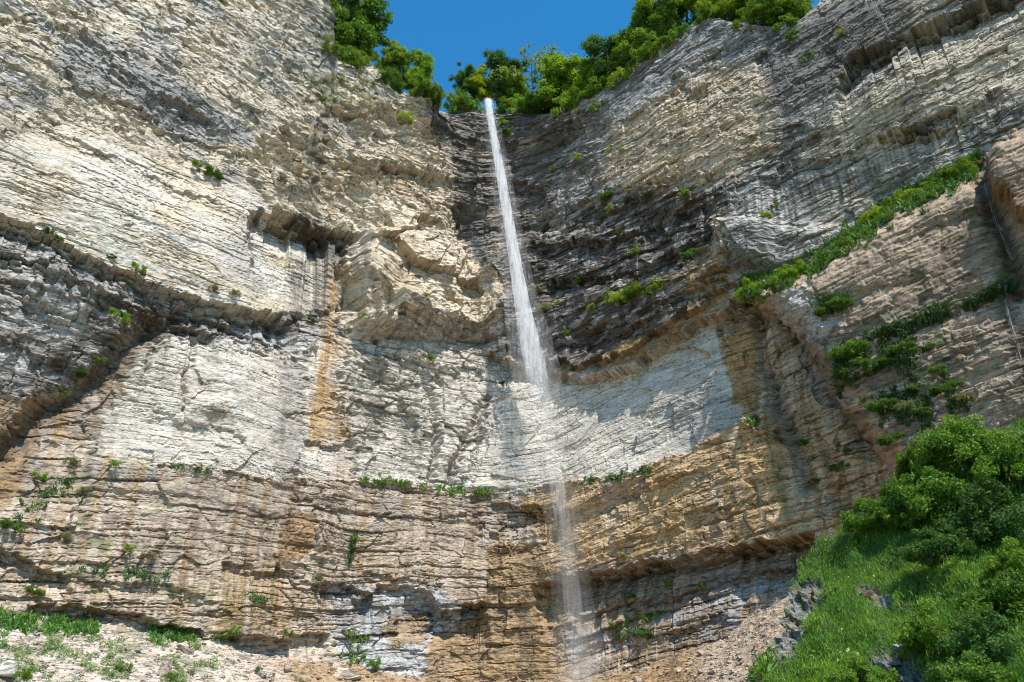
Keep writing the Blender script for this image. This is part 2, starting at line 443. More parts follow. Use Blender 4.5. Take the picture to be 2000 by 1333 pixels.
    slab = np.clip(wleft + wlow + wmid + .7 * lowl + .4 * upr + .4 * cmid + .5 * ochr, 0, 1)
    d = d * (1 - .62 * slab * ss(-.12, .22, fbm(F.u / 13, F.s / 4.5, 3, 76)))
    d = d * (1 - .35 * wmid - .2 * wlow)
    vb, eb = facets(F.u / 6.5 + .25 * pn(F.u / 4, F.s / 4, 75), F.s / 5.0, 33)
    d += 2.1 * vb * np.clip(col_ + .6 * upmid + .15 * gully + .45 * cmid + .35 * band + .25 * wlow + .3 * wmid, 0, 1)
    # ---- authored shape
    dh = 0
    dh = dh + F.lip([(-300, 290), (0, 425), (110, 468), (200, 508), (300, 556), (400, 585), (480, 600), (575, 618)], 3.2, 55)
    dh += F.lip([(500, 402), (560, 420), (620, 440), (690, 462)], 4.0, 80, 15)
    dh += F.lip([(670, 312), (700, 322), (760, 330), (850, 345)], 1.9, 28)
    dh += F.lip([(600, 335), (660, 350), (720, 372)], 1.0, 22)
    dh += F.lip([(690, 640), (760, 618), (830, 632), (905, 648)], 1.3, 22)
    dh += F.lip([(862, 575), (895, 585), (930, 578)], 2.6, 30, 8)
    dh += F.bulge([(960, 690), (1060, 737), (1150, 742), (1230, 727), (1300, 690), (1370, 642), (1440, 602), (1500, 590)], 3.6, 150, 30)
    dh += F.lip([(960, 690), (1060, 737), (1150, 742), (1230, 727), (1300, 690), (1370, 642), (1440, 602), (1560, 640)], .9, 24, 20)
    dh += F.ledge([(1090, 640), (1160, 600), (1280, 570), (1430, 500)], 1.6, 90)
    dh += F.ledge([(180, 882), (270, 905), (400, 925), (620, 945), (700, 945), (850, 965), (960, 970), (1060, 960), (1150, 945), (1250, 925), (1350, 890), (1450, 835), (1510, 800)], 1.5, 110)
    dh += F.lip([(180, 884), (400, 922), (620, 942), (850, 962), (960, 968), (1150, 944), (1250, 924), (1350, 889), (1450, 834)], .55, 10, 15)
    dh += F.lip([(560, 985), (760, 1000), (930, 1012)], .6, 14, 15)
    dh += F.lip([(955, 990), (1005, 985), (1062, 988)], 1.9, 26, 8)
    dh += F.lip([(935, 1035), (975, 1040), (1050, 1010), (1100, 1000)], 1.2, 22, 10)
    dh += F.lip([(630, 1130), (700, 1150), (830, 1152), (870, 1185), (945, 1180)], 2.3, 45, 12)
    dh += F.lip([(840, 1215), (950, 1200)], 1.2, 30, 10)
    dh += F.lip([(720, 1110), (860, 1140)], .8, 30, 10)
    dh += F.lip([(60, 1182), (130, 1180), (220, 1198), (300, 1217), (400, 1240), (640, 1244)], 2.2, 34, 12)
    dh += F.lip([(-200, 1040), (0, 1075), (70, 1105), (130, 1120)], 1.7, 45, 12)
    dh += F.lip([(130, 1120), (300, 1150), (420, 1170)], .7, 30, 12)
    dh += F.lip([(440, 1105), (560, 1115), (620, 1140)], .9, 28, 10)
    dh += F.lip([(1060, 1140), (1200, 1112), (1320, 1085), (1450, 1055), (1580, 1050)], 4.2, 75, 15)
    dh += F.lip([(1120, 1205), (1250, 1170), (1400, 1130), (1550, 1090)], 1.3, 30, 15)
    dh += F.lip([(1130, 1265), (1260, 1235), (1400, 1200)], .9, 26, 15)
    dh += F.lip([(1200, 1060), (1330, 1020), (1420, 985)], .7, 25, 12)
    dh += F.lip([(1110, 1000), (1250, 960), (1350, 925), (1440, 890)], .6, 30, 15)
    dh += F.lip([(1640, 135), (1700, 98), (1800, 45), (1900, -5), (2050, -80)], 3.2, 45, 12)
    dh += F.lip([(1755, 245), (1800, 240), (1865, 205)], 1.8, 30, 8)
    dh += F.lip([(1490, 345), (1600, 310), (1700, 280), (1840, 235), (1950, 180)], 1.1, 35, 15)
    dh += F.lip([(1040, 270), (1200, 230), (1400, 150), (1500, 100)], .8, 30, 20)
    dh += F.lip([(1060, 420), (1200, 375), (1400, 330), (1500, 290)], 1.0, 40, 20)
    dh += F.lip([(1310, 150), (1400, 105), (1420, 85)], 1.2, 18, 10)
    dh += F.lip([(1050, 480), (1200, 470), (1390, 400)], 1.5, 40, 15)
    dh += F.lip([(1080, 560), (1250, 530), (1410, 460)], 1.6, 35, 15)
    dh += F.lip([(1090, 680), (1250, 640), (1440, 545)], 1.1, 25, 15)
    dh += F.lip([(-100, 0), (100, 45), (160, 60), (300, 180), (420, 235)], 1.2, 40, 20)
    dh += F.lip([(130, 140), (250, 210), (390, 265), (480, 300)], 1.0, 30, 15)
    dh += F.lip([(60, 230), (250, 320), (420, 400)], .6, 25, 15)
    dh += F.lip([(840, 245), (900, 270), (1000, 275)], 1.4, 40, 15)
    dh += F.lip([(830, 330), (900, 350), (1060, 365)], 1.3, 40, 15)
    dh += F.lip([(880, 420), (980, 440), (1050, 430)], 1.2, 30, 15)
    dh += F.lip([(900, 520), (980, 545), (1040, 535)], 1.0, 30, 15)
    dh += F.lip([(300, 800), (400, 830), (470, 850)], .5, 20, 12)
    dh += F.lip([(0, 650), (70, 700), (140, 690)], 1.2, 40, 15)
    dh += F.lip([(-200, 380), (0, 490), (120, 545), (220, 590), (330, 625), (420, 640)], 1.6, 35, 15)
    dh += F.lip([(340, 600), (450, 628), (560, 662)], 1.4, 22, 12)
    dh += F.lip([(-100, 520), (0, 560), (90, 600), (160, 620)], 1.0, 30, 15)
    dh += F.lip([(560, 655), (640, 660), (700, 690)], .6, 20, 10)
    dh += F.lip([(700, 700), (800, 705), (940, 720)], .7, 20, 12)
    dh += F.lip([(600, 860), (660, 866), (690, 850)], .9, 22, 10)
    dh += F.lip([(560, 810), (640, 800), (700, 815)], .5, 16, 10)
    # side edges
    dh += F.side([(690, 465), (672, 530), (700, 610), (690, 650)], 4.0, 260, True)
    dh -= F.side([(880, 410), (882, 500), (888, 585)], 3.4, 80, True)
    dh += F.side([(975, 755), (940, 850), (890, 955)], 1.1, 200, True, 12)
    dh += F.side([(1400, 455), (1440, 520)], 2.5, 200, True, 25)
    dh -= F.side([(1405, 640), (1425, 740), (1480, 850)], .4, 60, True)
    dh += F.side([(610, 1025), (612, 1090)], 1.3, 30, True, 10)
    dh += F.side([(545, 1000), (545, 1100)], .9, 50, True, 12)
    dh -= F.side([(845, 1240), (855, 1180)], 1.3, 60, False, 12)
    dh -= 2.4 * F.seg([(300, 640), (250, 690), (190, 740), (100, 800), (0, 880), (-100, 930)], 26)
    dh -= 1.1 * F.seg([(848, 760), (852, 850), (846, 960)], 7)
    dh -= 1.2 * F.seg([(950, 780), (900, 880), (880, 940)], 8)
    dh -= 1.1 * F.seg([(1480, 610), (1490, 720), (1550, 850), (1570, 950)], 14)
    dh -= .8 * F.seg([(320, 660), (300, 700), (290, 720)], 6)
    dh -= .6 * F.seg([(390, 660), (370, 720), (360, 800)], 5)
    dh -= .7 * F.seg([(660, 610), (690, 560)], 9)
    dh += 1.3 * F.el(130, 560, 150, 60, 25) * (1 - wleft)
    dh += .9 * F.el(410, 790, 40, 20) + .8 * F.el(450, 520, 0.1 + 60, 8, 20) * 0
    dr = -5.5 * F.el(990, 420, 150, 300) + 2.0 * F.el(780, 560, 140, 140) - 2.0 * F.el(600, 560, 70, 110) + 1.6 * F.el(1400, 250, 250, 120, -25) \
        + 2.0 * F.el(300, 420, 300, 90, 25) - .3 * F.el(1180, 820, 220, 90) + 1.5 * F.el(250, 180, 160, 60, 25)
    dr = dr + 2.0 * fbm(u2 / 30, z / 25, 2, 23)
    d = d + dh
    # rounding back at the very rim
    tr = (ztop[None, :] - z)
    d = d - 2.2 * (1 - ss(0, 4.0, tr)) ** 2
    Pn = B.copy()
    k = (1 - dr / Rc[None, :])[..., None]
    Pn = (Pn - np.array([0, 0, CAM_Z])) * k + np.array([0, 0, CAM_Z])
    Pn[..., 0] += nx * d; Pn[..., 1] += ny * d
    Pn[..., 2] += .12 * fbm(u2 / .9, s / .5, 2, 71)
    # ---- colour
    u, sv = F.u, F.s
    col = np.broadcast_to(C['pink'] * .95, z.shape + (3,)).copy()
    nz = fbm(u / 7, sv / 4, 4, 81); nz2 = fbm(u / 2.2, sv / 1.1, 4, 82); stk = fbm(u / 1.1, z / 22, 4, 83); stk2 = fbm(u / .45, z / 14, 3, 84)
    lay = fbm(u / 40, sv / .9, 3, 85); lay2 = fbm(u / 25, sv / .3, 2, 86)
    col = mixc(col, C['grey'] * 1.25, ss(-.1, .5, nz) * .5)
    col = mixc(col, C['cream'], topleft * .9); col = mixc(col, C['grey'] * 1.15, topleft * ss(-.1, .4, nz + .5 * nz2) * .75)
    col = mixc(col, C['cream'], wleft); col = mixc(col, C['white'], wleft * ss(-.3, .3, nz + lay * .6) * .8); col = mixc(col, C['warm'] * 1.1, wleft * ss(.15, .5, fbm(u / 9, sv / 2, 3, 87)) * .6)
    col = mixc(col, C['grey'] * 1.2, band * .85); col = mixc(col, C['dark'] * 1.2, band * ss(-.05, .35, nz2 + .5 * nz) * .7); col = mixc(col, C['brown'] * 1.1, band * ss(.05, .4, nz - .3 * nz2) * .5); col = mixc(col, C['black'] * 1.3, band * P([(60, 470), (200, 540), (400, 610), (500, 640), (420, 660), (270, 640), (150, 740), (-50, 860), (-50, 780), (180, 640)], 20) * ss(-.45, .15, nz2 + lay) * .75)  # shade of the recess strip and between blocks is put into the colour
    big = .35 * fbm(u / 10, sv / 3.5, 4, 99) + .25 * fbm(u / 1.6, z / 7, 3, 100)
    sdl = P([(250, 655), (400, 650), (560, 680), (620, 690), (610, 780), (630, 860), (580, 950), (400, 935), (180, 900), (140, 800), (215, 715)], 75); wlowc = ss(.28, .72, sdl + big)
    sdm = P([(975, 770), (1060, 742), (1230, 733), (1310, 695), (1400, 630), (1440, 720), (1480, 840), (1300, 920), (1100, 965), (950, 980), (880, 955), (920, 860)], 55); wmidc = ss(.25, .65, sdm + big) * ss(-.05, .3, wmid + .25 * sdm)
    col = mixc(col, C['white'], wlowc * (.45 + .5 * ss(-.35, .15, nz + .4 * nz2))); col = mixc(col, C['pink'], wlowc * ss(.0, .5, nz) * .5)
    col = mixc(col, C['cream'] * 1.02, np.maximum(col_, upmid) * .9); col = mixc(col, C['warm'], np.maximum(col_, upmid) * ss(-.1, .45, nz) * .75)
    col = mixc(col, C['white'] * .95, cmid * .75); col = mixc(col, C['grey'], cmid * ss(0, .45, nz2) * .35)
    col = mixc(col, C['grey'] * 1.1, upr * .9); col = mixc(col, C['dark'], upr * ss(-.2, .3, nz + .6 * nz2) * .7); col = mixc(col, C['black'] * 1.5, upr * ss(.02, .35, lay * .9 + .4 * nz2 + .25 * stk2) * .65); col = mixc(col, C['grey'] * 1.4, upr * ss(.1, .4, -nz2 + .3 * stk2) * .5); col = mixc(col, C['cream'] * .95, upr * ss(1450, 1750, F.wx) * ss(-.35, .2, -nz) * .7)
    col = mixc(col, C['cream'] * .98, warmr * .9); col = mixc(col, C['warm'], warmr * ss(-.1, .4, nz2) * .5)
    col = mixc(col, C['dark'] * .8, darkur * .8)
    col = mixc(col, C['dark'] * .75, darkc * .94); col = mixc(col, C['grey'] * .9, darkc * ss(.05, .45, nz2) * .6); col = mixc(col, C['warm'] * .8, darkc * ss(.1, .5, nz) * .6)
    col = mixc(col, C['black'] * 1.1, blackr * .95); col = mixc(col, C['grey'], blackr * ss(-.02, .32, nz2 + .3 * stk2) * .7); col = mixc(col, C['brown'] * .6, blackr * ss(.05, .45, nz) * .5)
    col = mixc(col, C['ochre'] * .75, soff * .8)
    col = mixc(col, C['warm'] * .75, P([(1300, 570), (1440, 490), (1445, 580), (1380, 600)], 14) * .6)
    col = mixc(col, C['white'] * .98, wmidc * (.6 + .4 * ss(-.4, .1, nz + .4 * nz2))); col = mixc(col, C['pink'] * 1.05, wmid * ss(-.1, .5, nz) * .55)
    col = mixc(col, C['grey'], P([(1280, 800), (1400, 740), (1480, 850), (1330, 900)], 25) * .55)
    col = mixc(col, C['pink'], lowl * .75); col = mixc(col, C['grey'] * 1.35, lowl * ss(.05, .5, nz) * .5); col = mixc(col, C['ochre'], lowl * ss(-.05, .35, stk + .35 * nz) * .55); col = mixc(col, C['ochre'] * .8, lowl * ss(950, 1200, F.wy) * ss(-.1, .35, stk2 + .4 * nz2) * .55)
    col = mixc(col, np.array([.47, .33, .19]), ochr * .95); col = mixc(col, np.array([.43, .27, .11]), ochr * ss(-.25, .3, stk + .4 * nz) * .85); col = mixc(col, C['pink'], ochr * ss(.1, .5, fbm(u / 3, z / 7, 3, 88)) * .5)
    gl = gully * ss(-.35, .05, nz + .7 * nz2); col = mixc(col, C['warm'] * 1.0, gl * .85); col = mixc(col, C['ochre'] * .8, gully * ss(-.1, .3, stk) * .8); col = mixc(col, C['brown'] * .8, gully * ss(.2, .5, stk2 + nz * .5) * .5)
    col = mixc(col, np.array([.33, .215, .10]), botc * .9); col = mixc(col, C['brown'], botc * ss(-.05, .4, stk2 + nz) * .6)
    col = mixc(col, C['brown'] * 1.1, botr * .7); col = mixc(col, C['grey'] * 1.1, botr * ss(-.1, .3, nz + nz2 * .5) * .85); col = mixc(col, C['ochre'] * .7, botr * ss(.05, .4, stk) * .7)
    col = mixc(col, C['blue'], blueb * .9); col = mixc(col, C['ochre'] * .65, blueb * P([(750, 1200), (845, 1200), (840, 1260), (760, 1260)], 10) * .8)
    bl = brl * ss(-.3, .12, nz + .7 * nz2); col = mixc(col, C['brown'] * 1.15, bl * .85); col = mixc(col, C['ochre'] * .8, brl * ss(.0, .4, stk) * .8); col = mixc(col, C['grey'], brl * ss(.1, .5, nz) * .6)
    pat0 = fbm(u / .7, z / 5, 4, 97)
    # named stains, mosses, dark patches, and shade painted under overhangs
    pale = P([(1650, 210), (1760, 110), (1900, 20), (2500, -300), (2500, 60), (1960, 180), (1800, 240), (1700, 300), (1560, 310)], 16)
    col = mixc(col, C['cream'] * 1.0, pale * .8 * ss(-.5, .0, -nz2)); col = mixc(col, C['warm'] * 1.05, warmr * ss(-.2, .3, nz2 + .3) * .55)
    col = mixc(col, C['ochre'] * 1.15, P([(1408, 660), (1465, 640), (1478, 760), (1485, 840), (1440, 800), (1422, 720)], 7) * ss(-.5, .05, stk2) * .9)
    col = mixc(col, C['black'] * 1.4, P([(580, 425), (640, 445), (692, 455), (692, 500), (620, 485), (580, 460)], 8) * .8)  # darkness of the cave under the overhang, painted into the colour
    col = mixc(col, C['brown'] * 1.0, P([(1070, 1135), (1200, 1110), (1320, 1085), (1450, 1058), (1570, 1060), (1540, 1120), (1330, 1170), (1120, 1200)], 10) * .65)  # brown painted as shade in the recess below the lip
    col = mixc(col, C['brown'] * .5, F.seg([(300, 640), (250, 690), (190, 740), (100, 800), (0, 880), (-100, 930)], 34) * (.8 + .4 * nz2))
    col = mixc(col, C['grey'] * .8, P([(1480, 560), (1520, 600), (1600, 700), (1660, 800), (1600, 790), (1520, 680)], 14) * ss(-.3, .2, nz2) * .7)
    col = mixc(col, C['dark'] * .8, (F.seg([(1480, 610), (1490, 720), (1550, 850), (1570, 950)], 16) + F.seg([(1540, 640), (1600, 760), (1660, 830), (1700, 900)], 10)) * .45)
    G1 = P([(100, 110), (160, 60), (260, 90), (370, 190), (460, 240), (500, 280), (390, 260), (250, 200), (140, 160)], 18)
    col = mixc(col, C['grey'] * .75, G1 * (.75 + .3 * nz2))
    col = mixc(col, C['grey'] * .8, P([(220, 150), (330, 130), (470, 250), (400, 290), (250, 200)], 14) * .6)
    for x, y, rx, ry, rot in ((560, 120, 110, 40, 20), (610, 60, 70, 40, 25), (500, 230, 60, 25, 30), (640, 240, 60, 18, 5), (690, 260, 50, 22, 0), (450, 330, 30, 22, -60), (30, 190, 50, 30, 10)):
        col = mixc(col, C['grey'] * .95, F.el(x, y, rx, ry, rot) * .75 * ss(-.3, .2, nz2))
    col = mixc(col, C['dark'] * 1.1, P([(600, 460), (690, 470), (665, 600), (560, 600), (575, 540)], 8) * ss(-.6, .1, stk2) * .75)  # dark streaked patch below the overhang
    col = mixc(col, C['grey'] * 1.2, P([(440, 470), (520, 430), (540, 580), (430, 540)], 25) * .5)
    col = mixc(col, C['ochre'], F.seg([(668, 520), (655, 600), (640, 690), (620, 780), (618, 900)], 15) * ss(-.35, .2, stk2 + .4 * pat0))
    col = mixc(col, C['ochre'] * .9, P([(600, 750), (690, 740), (685, 870), (600, 860)], 16) * ss(-.4, .2, stk) * .8)
    col = mixc(col, C['dark'] * 1.5, P([(555, 690), (600, 700), (600, 900), (660, 930), (545, 940), (540, 850)], 12) * .55)
    col = mixc(col, C['white'] * 1.05, F.el(620, 905, 32, 30) * .8)
    col = mixc(col, C['brown'], F.el(650, 1100, 60, 130) * ss(-.2, .3, stk) * .4)
    col = mixc(col, C['rust'] * .9, P([(545, 1010), (610, 1005), (612, 1060), (590, 1100), (540, 1095)], 6) * .75)
    col = mixc(col, C['ochre'] * .75, P([(400, 1120), (540, 1110), (600, 1160), (560, 1235), (400, 1230)], 18) * ss(-.3, .2, stk2) * .75)
    col = mixc(col, C['ochre'] * .8, P([(-50, 920), (60, 880), (40, 960), (0, 1010), (-60, 1020)], 10) * .8)
    col = mixc(col, C['ochre'], P([(1410, 660), (1465, 650), (1475, 760), (1485, 840), (1440, 800), (1420, 720)], 9) * (.75 + .4 * stk2))
    col = mixc(col, C['ochre'] * 1.05, P([(1370, 560), (1430, 510), (1440, 585), (1385, 590)], 8) * ss(-.4, .1, stk2) * .8)
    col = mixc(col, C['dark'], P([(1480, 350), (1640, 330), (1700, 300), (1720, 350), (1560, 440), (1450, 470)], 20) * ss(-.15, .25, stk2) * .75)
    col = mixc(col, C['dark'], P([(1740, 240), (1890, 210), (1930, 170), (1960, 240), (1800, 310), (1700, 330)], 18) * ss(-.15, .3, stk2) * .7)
    col = mixc(col, C['white'], P([(1440, 400), (1560, 370), (1580, 440), (1460, 500)], 18) * ss(0, .3, -stk2) * .5)
    col = mixc(col, C['dark'] * .9, P([(1000, 760), (1030, 760), (1090, 960), (1060, 970), (1030, 940)], 10) * 0)
    col = mixc(col, C['brown'] * 1.0, F.seg([(1080, 960), (1100, 1060), (1120, 1180), (1130, 1320)], 26) * .5)
    for x, y in ((50, 345), (590, 325), (785, 425), (85, 432), (660, 318)):
        col = mixc(col, C['rust'], F.el(x, y, 5, 9) * .7)
    col = mixc(col, C['moss'] * 1.3, F.el(680, 160, 110, 40, 5) * ss(.05, .3, fbm(u / 3, sv / .8, 3, 91)) * .8)
    col = mixc(col, C['moss'] * 1.3, (F.el(200, 1000, 120, 90) + F.el(300, 1130, 200, 60)) * ss(.12, .4, fbm(u / 2, sv / 1.2, 3, 92)) * .7)
    col = mixc(col, C['moss'] * 1.4, (F.el(480, 1170, 160, 60) + F.el(540, 1100, 30, 60) + F.el(1500, 920, 60, 120)) * ss(.05, .35, stk2) * .5)
    # weathering that follows beds, cracks and seeps everywhere
    pat = fbm(u / 1.5, sv / .42, 4, 93); pat2 = fbm(u / .5, sv / .22, 3, 94); reg = fbm(u / 11, sv / 7, 3, 95)
    col = col * (1 - .16 * lowl)[..., None]
    col = mixc(col, C['brown'] * .9, np.clip(lowl + .6 * cmid + .5 * wlow, 0, 1) * ss(.1, .42, fbm(u / .8, z / 9, 4, 98) + .5 * reg) * .5)
    clean = 1 - np.clip(.75 * wleft + .5 * wmid + .4 * wlow + .3 * topleft, 0, .8)
    col = mixc(col, col * .42 + C['brown'] * .08, ss(.12, .42, pat + .35 * reg) * .8 * clean)
    col = mixc(col, col * .5 + C['brown'] * .12, ss(.10, .45, fbm(u / .8, z / 6, 4, 96) + .6 * reg) * .5 * clean)
    col = col * (1 + .20 * lay + .16 * lay2 + .18 * nz2 + .20 * pat2)[..., None]
    hb = hsh(ax['i2'], 3, 7) - .5
    col = col * (1 + .14 * hb * (.3 + blocky))[..., None]
    seep = ss(.12, .5, stk2 * .6 + stk * .6) * (.25 + .35 * upr + .3 * wleft * ss(300, 600, F.wx) + .25 * band)
    col = mixc(col, C['dark'], seep * .7)
    crack = np.maximum(np.maximum(ax['g2'] * (.3 + blocky), ax['g1'] * (.25 + .5 * lam)), ax['g0'] * lam * .3)
    col = mixc(col, C['brown'] * .5, np.clip(crack, 0, 1) * .75)
    col = mixc(col, C['moss'], ss(.35, .6, nz + nz2 * .4) * ax['g2'] * .5)
    wet = np.clip(.75 * blackr + .6 * darkc + .4 * botc + .4 * gully + .3 * brl + .25 * ochr, 0, 1)
    col = np.clip(col, .02, .8)
    # cap: the plateau behind the rim
    top = Pn[-1]
    caps = []; cc = []
    for back, up in ((1.5, .5), (4, 1.2), (9, 3), (20, 7), (45, 14), (90, 22)):
        r = top.copy(); kk = 1 + back / Rc
        r[:, 0] *= kk; r[:, 1] *= kk; r[:, 2] += up + .5 * fbm(uu / 3, uu * 0 + back, 2, 24)
        caps.append(r); cc.append(np.broadcast_to(C['moss'] * .8, r.shape))
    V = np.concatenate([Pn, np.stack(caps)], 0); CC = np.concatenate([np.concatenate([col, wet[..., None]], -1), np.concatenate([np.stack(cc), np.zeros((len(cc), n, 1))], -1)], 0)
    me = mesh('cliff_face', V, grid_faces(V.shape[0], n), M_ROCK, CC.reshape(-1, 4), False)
    o = link('cliff_face', me)
    tag(o, 'tall pale layered limestone cliff forming an amphitheatre behind the waterfall', 'cliff', kind='structure')
    register(Pn)
    return Pn
CL = build_cliff()

# ------------------------------------------------------------------ other sheets of ground: the buttress, the grassy slope, the scree
CAMP = np.array([0, 0, CAM_Z])
def sheet(px0, px1, py0, py1, step, rfun):
    """a surface given by its horizontal distance over a range of directions"""
    xs = np.arange(px0, px1 + step, step); ys = np.arange(py0, py1 + step, step)
    X, Y = np.meshgrid(xs, ys)
    d = ray(X, Y); hor = np.hypot(d[..., 0], d[..., 1]); phi = np.arctan2(d[..., 0], d[..., 1])
    r = rfun(X, Y, phi)
    return X, Y, phi, CAMP + d * (r / hor)[..., None]
def cut(F_, keep):
    return F_[keep.ravel()[F_].all(1)]
def normals(P, blur=9):
    gx = np.gradient(P, axis=1); gy = np.gradient(P, axis=0)
    n = np.cross(gx, gy); n /= np.linalg.norm(n, axis=-1, keepdims=True) + 1e-9
    v = CAMP - P
    n *= np.sign((n * v).sum(-1, keepdims=True))
    return n
ARC_P = np.linspace(R_(-80), R_(80), 4000)
_r = Rwall(ARC_P); ARC_U = np.concatenate([[0], np.cumsum(np.hypot(np.diff(_r * np.sin(ARC_P)), np.diff(_r * np.cos(ARC_P))))])
BUT = [(1436, 590), (1440, 562), (1500, 548), (1580, 522), (1660, 462), (1750, 402), (1850, 352), (1920, 312), (2050, 250), (2400, 60), (2700, 1400), (1900, 1500), (1800, 1060),
       (1750, 960), (1720, 900), (1680, 850), (1630, 780), (1600, 740), (1570, 670), (1510, 622)]
def build_buttress():
    px0, px1, py0, py1, st = 1390, 2350, 60, 1110, 1.6
    def base(X, Y, phi): return Rwall(phi) - 4.5
    X, Y, phi, B = sheet(px0, px1, py0, py1, st, base)
    u = np.interp(phi, ARC_P, ARC_U); z = B[..., 2]
    s = z - .15 * (u - np.interp(azel(1440, 600)[0], ARC_P, ARC_U)) + .7 * fbm(u / 15, z / 14, 2, 122)
    F = Field(X, Y, u, s)
    sd = F.sdist(BUT) + .45 * F.en + 8 * fbm(u / 5, z / 5, 3, 131)
    inside = ss(-4, 6, sd)
    low = F.poly([(1560, 640), (1700, 600), (1830, 560), (2000, 500), (2500, 300), (2600, 1400), (1700, 1300)], 30)
    greyl = F.poly([(1500, 590), (1580, 560), (1640, 640), (1680, 760), (1640, 800), (1560, 680)], 20)
    d, ax = rock_relief(F, .12 + .25 * greyl + .15 * low, .75 - .3 * greyl, .22 + .1 * low, .12 + .5 * greyl + .10 * low)
    d += F.lip([(1640, 690), (1750, 650), (1850, 610), (1990, 560), (2200, 470)], .6, 40, 20)
    d += F.lip([(1600, 600), (1720, 555), (1800, 530)], .7, 30, 15)
    d += F.lip([(1700, 780), (1800, 745), (1990, 700), (2200, 620)], .35, 30, 15)
    d += F.lip([(1700, 480), (1800, 440), (1930, 390)], .6, 30, 15)
    d += 2.4 * F.poly([(1922, 320), (1990, 285), (2100, 240), (2300, 300), (2200, 560), (2000, 432), (1940, 372)], 7)
    d -= 1.6 * F.seg([(1915, 340), (1945, 430), (1975, 500), (1985, 560)], 20)
    d += 1.0 * F.el(1650, 1000, 60, 60)
    r = Rwall(phi) - 7.0 - d * .0
    hor = np.stack([-np.sin(phi), -np.cos(phi)], -1)
    P = B.copy()
    nl = np.stack([-np.full(phi.shape, .55), -np.full(phi.shape, .835)], -1)
    P[..., :2] += nl * d[..., None]
    out = (1 - inside)
    rt = np.clip(sd / 55, 0, 1); ret = 7.5 * (1 - np.sqrt(np.clip(1 - (1 - rt) ** 2, 0, 1)))   # the edges round back into the cliff
    vd = P - CAMP; vd /= np.linalg.norm(vd, axis=-1, keepdims=True)
    P += vd * ret[..., None]
    nz = fbm(u / 6, s / 2.5, 4, 181); nz2 = fbm(u / 2, s / .9, 4, 182); stk = fbm(u / 1.1, z / 18, 4, 183); lay = fbm(u / 40, s / .7, 3, 185)
    col = np.broadcast_to(np.array([.42, .31, .215]), X.shape + (3,)).copy()
    col = mixc(col, C['grey'] * 1.35, greyl * .8)
    col = mixc(col, C['brown'], ss(-.15, .3, nz + .5 * lay) * .6)
    col = mixc(col, C['brown'] * .55, F.el(1830, 510, 130, 50, -28) * .8 * ss(-.35, .2, nz2 + lay))
    col = mixc(col, C['brown'] * .5, F.el(1930, 440, 60, 60) * .8 * ss(-.35, .2, nz2))
    col = mixc(col, C['brown'] * .9, low * ss(-.3, .25, nz) * .75); col = mixc(col, C['dark'] * .7, low * ss(.0, .4, nz2 + .4 * lay) * .55)
    col = mixc(col, C['pink'] * .95, F.poly([(1670, 790), (1740, 745), (1805, 735), (1810, 800), (1720, 830)], 12) * .8)
    col = mixc(col, C['pink'] * .75, F.el(1960, 720, 60, 120) * ss(-.1, .3, nz2) * .6)
    col = mixc(col, C['brown'] * .35, np.maximum(F.seg([(1916, 335), (1945, 430), (1975, 510), (1990, 560)], 22), F.seg([(1955, 575), (1975, 640), (2000, 710), (2030, 800)], 20)) * .8)
    col = mixc(col, C['rust'] * .7, F.poly([(1940, 360), (2000, 400), (2200, 500), (2000, 440), (1950, 400)], 5) * .6)
    col = mixc(col, C['moss'] * 1.2, (F.el(1890, 440, 50, 28) + F.el(1960, 520, 30, 60) + F.el(1870, 600, 90, 16, -25) + F.el(1780, 680, 150, 60) * .8) * ss(.0, .35, nz2) * .9)
    col = mixc(col, C['moss'], (1 - F.poly(BUT, 3)) * ss(640, 560, Y + (X - 1440) * .55) * 1.0)
    pat = fbm(u / 1.5, s / .42, 4, 193)
    col = mixc(col, col * .4, ss(.1, .42, pat) * .7)
    col = col * (1 + .22 * lay + .15 * nz2)[..., None]
    col = mixc(col, C['brown'] * .4, np.clip(.7 * ax['g1'] * .5 + ax['g2'] * .4, 0, 1) * .5)
    wet = np.clip(low * .4, 0, 1)
    me = mesh('rock_buttress', P, cut(grid_faces(*X.shape), sd > -1), M_ROCK, np.concatenate([np.clip(col, .015, .8), wet[..., None]], -1).reshape(-1, 4), True)
    tag(link('rock_buttress', me), 'brown thin bedded rock buttress standing forward of the pale cliff', 'cliff', kind='structure')
    register(P[sd > 4])
build_buttress()

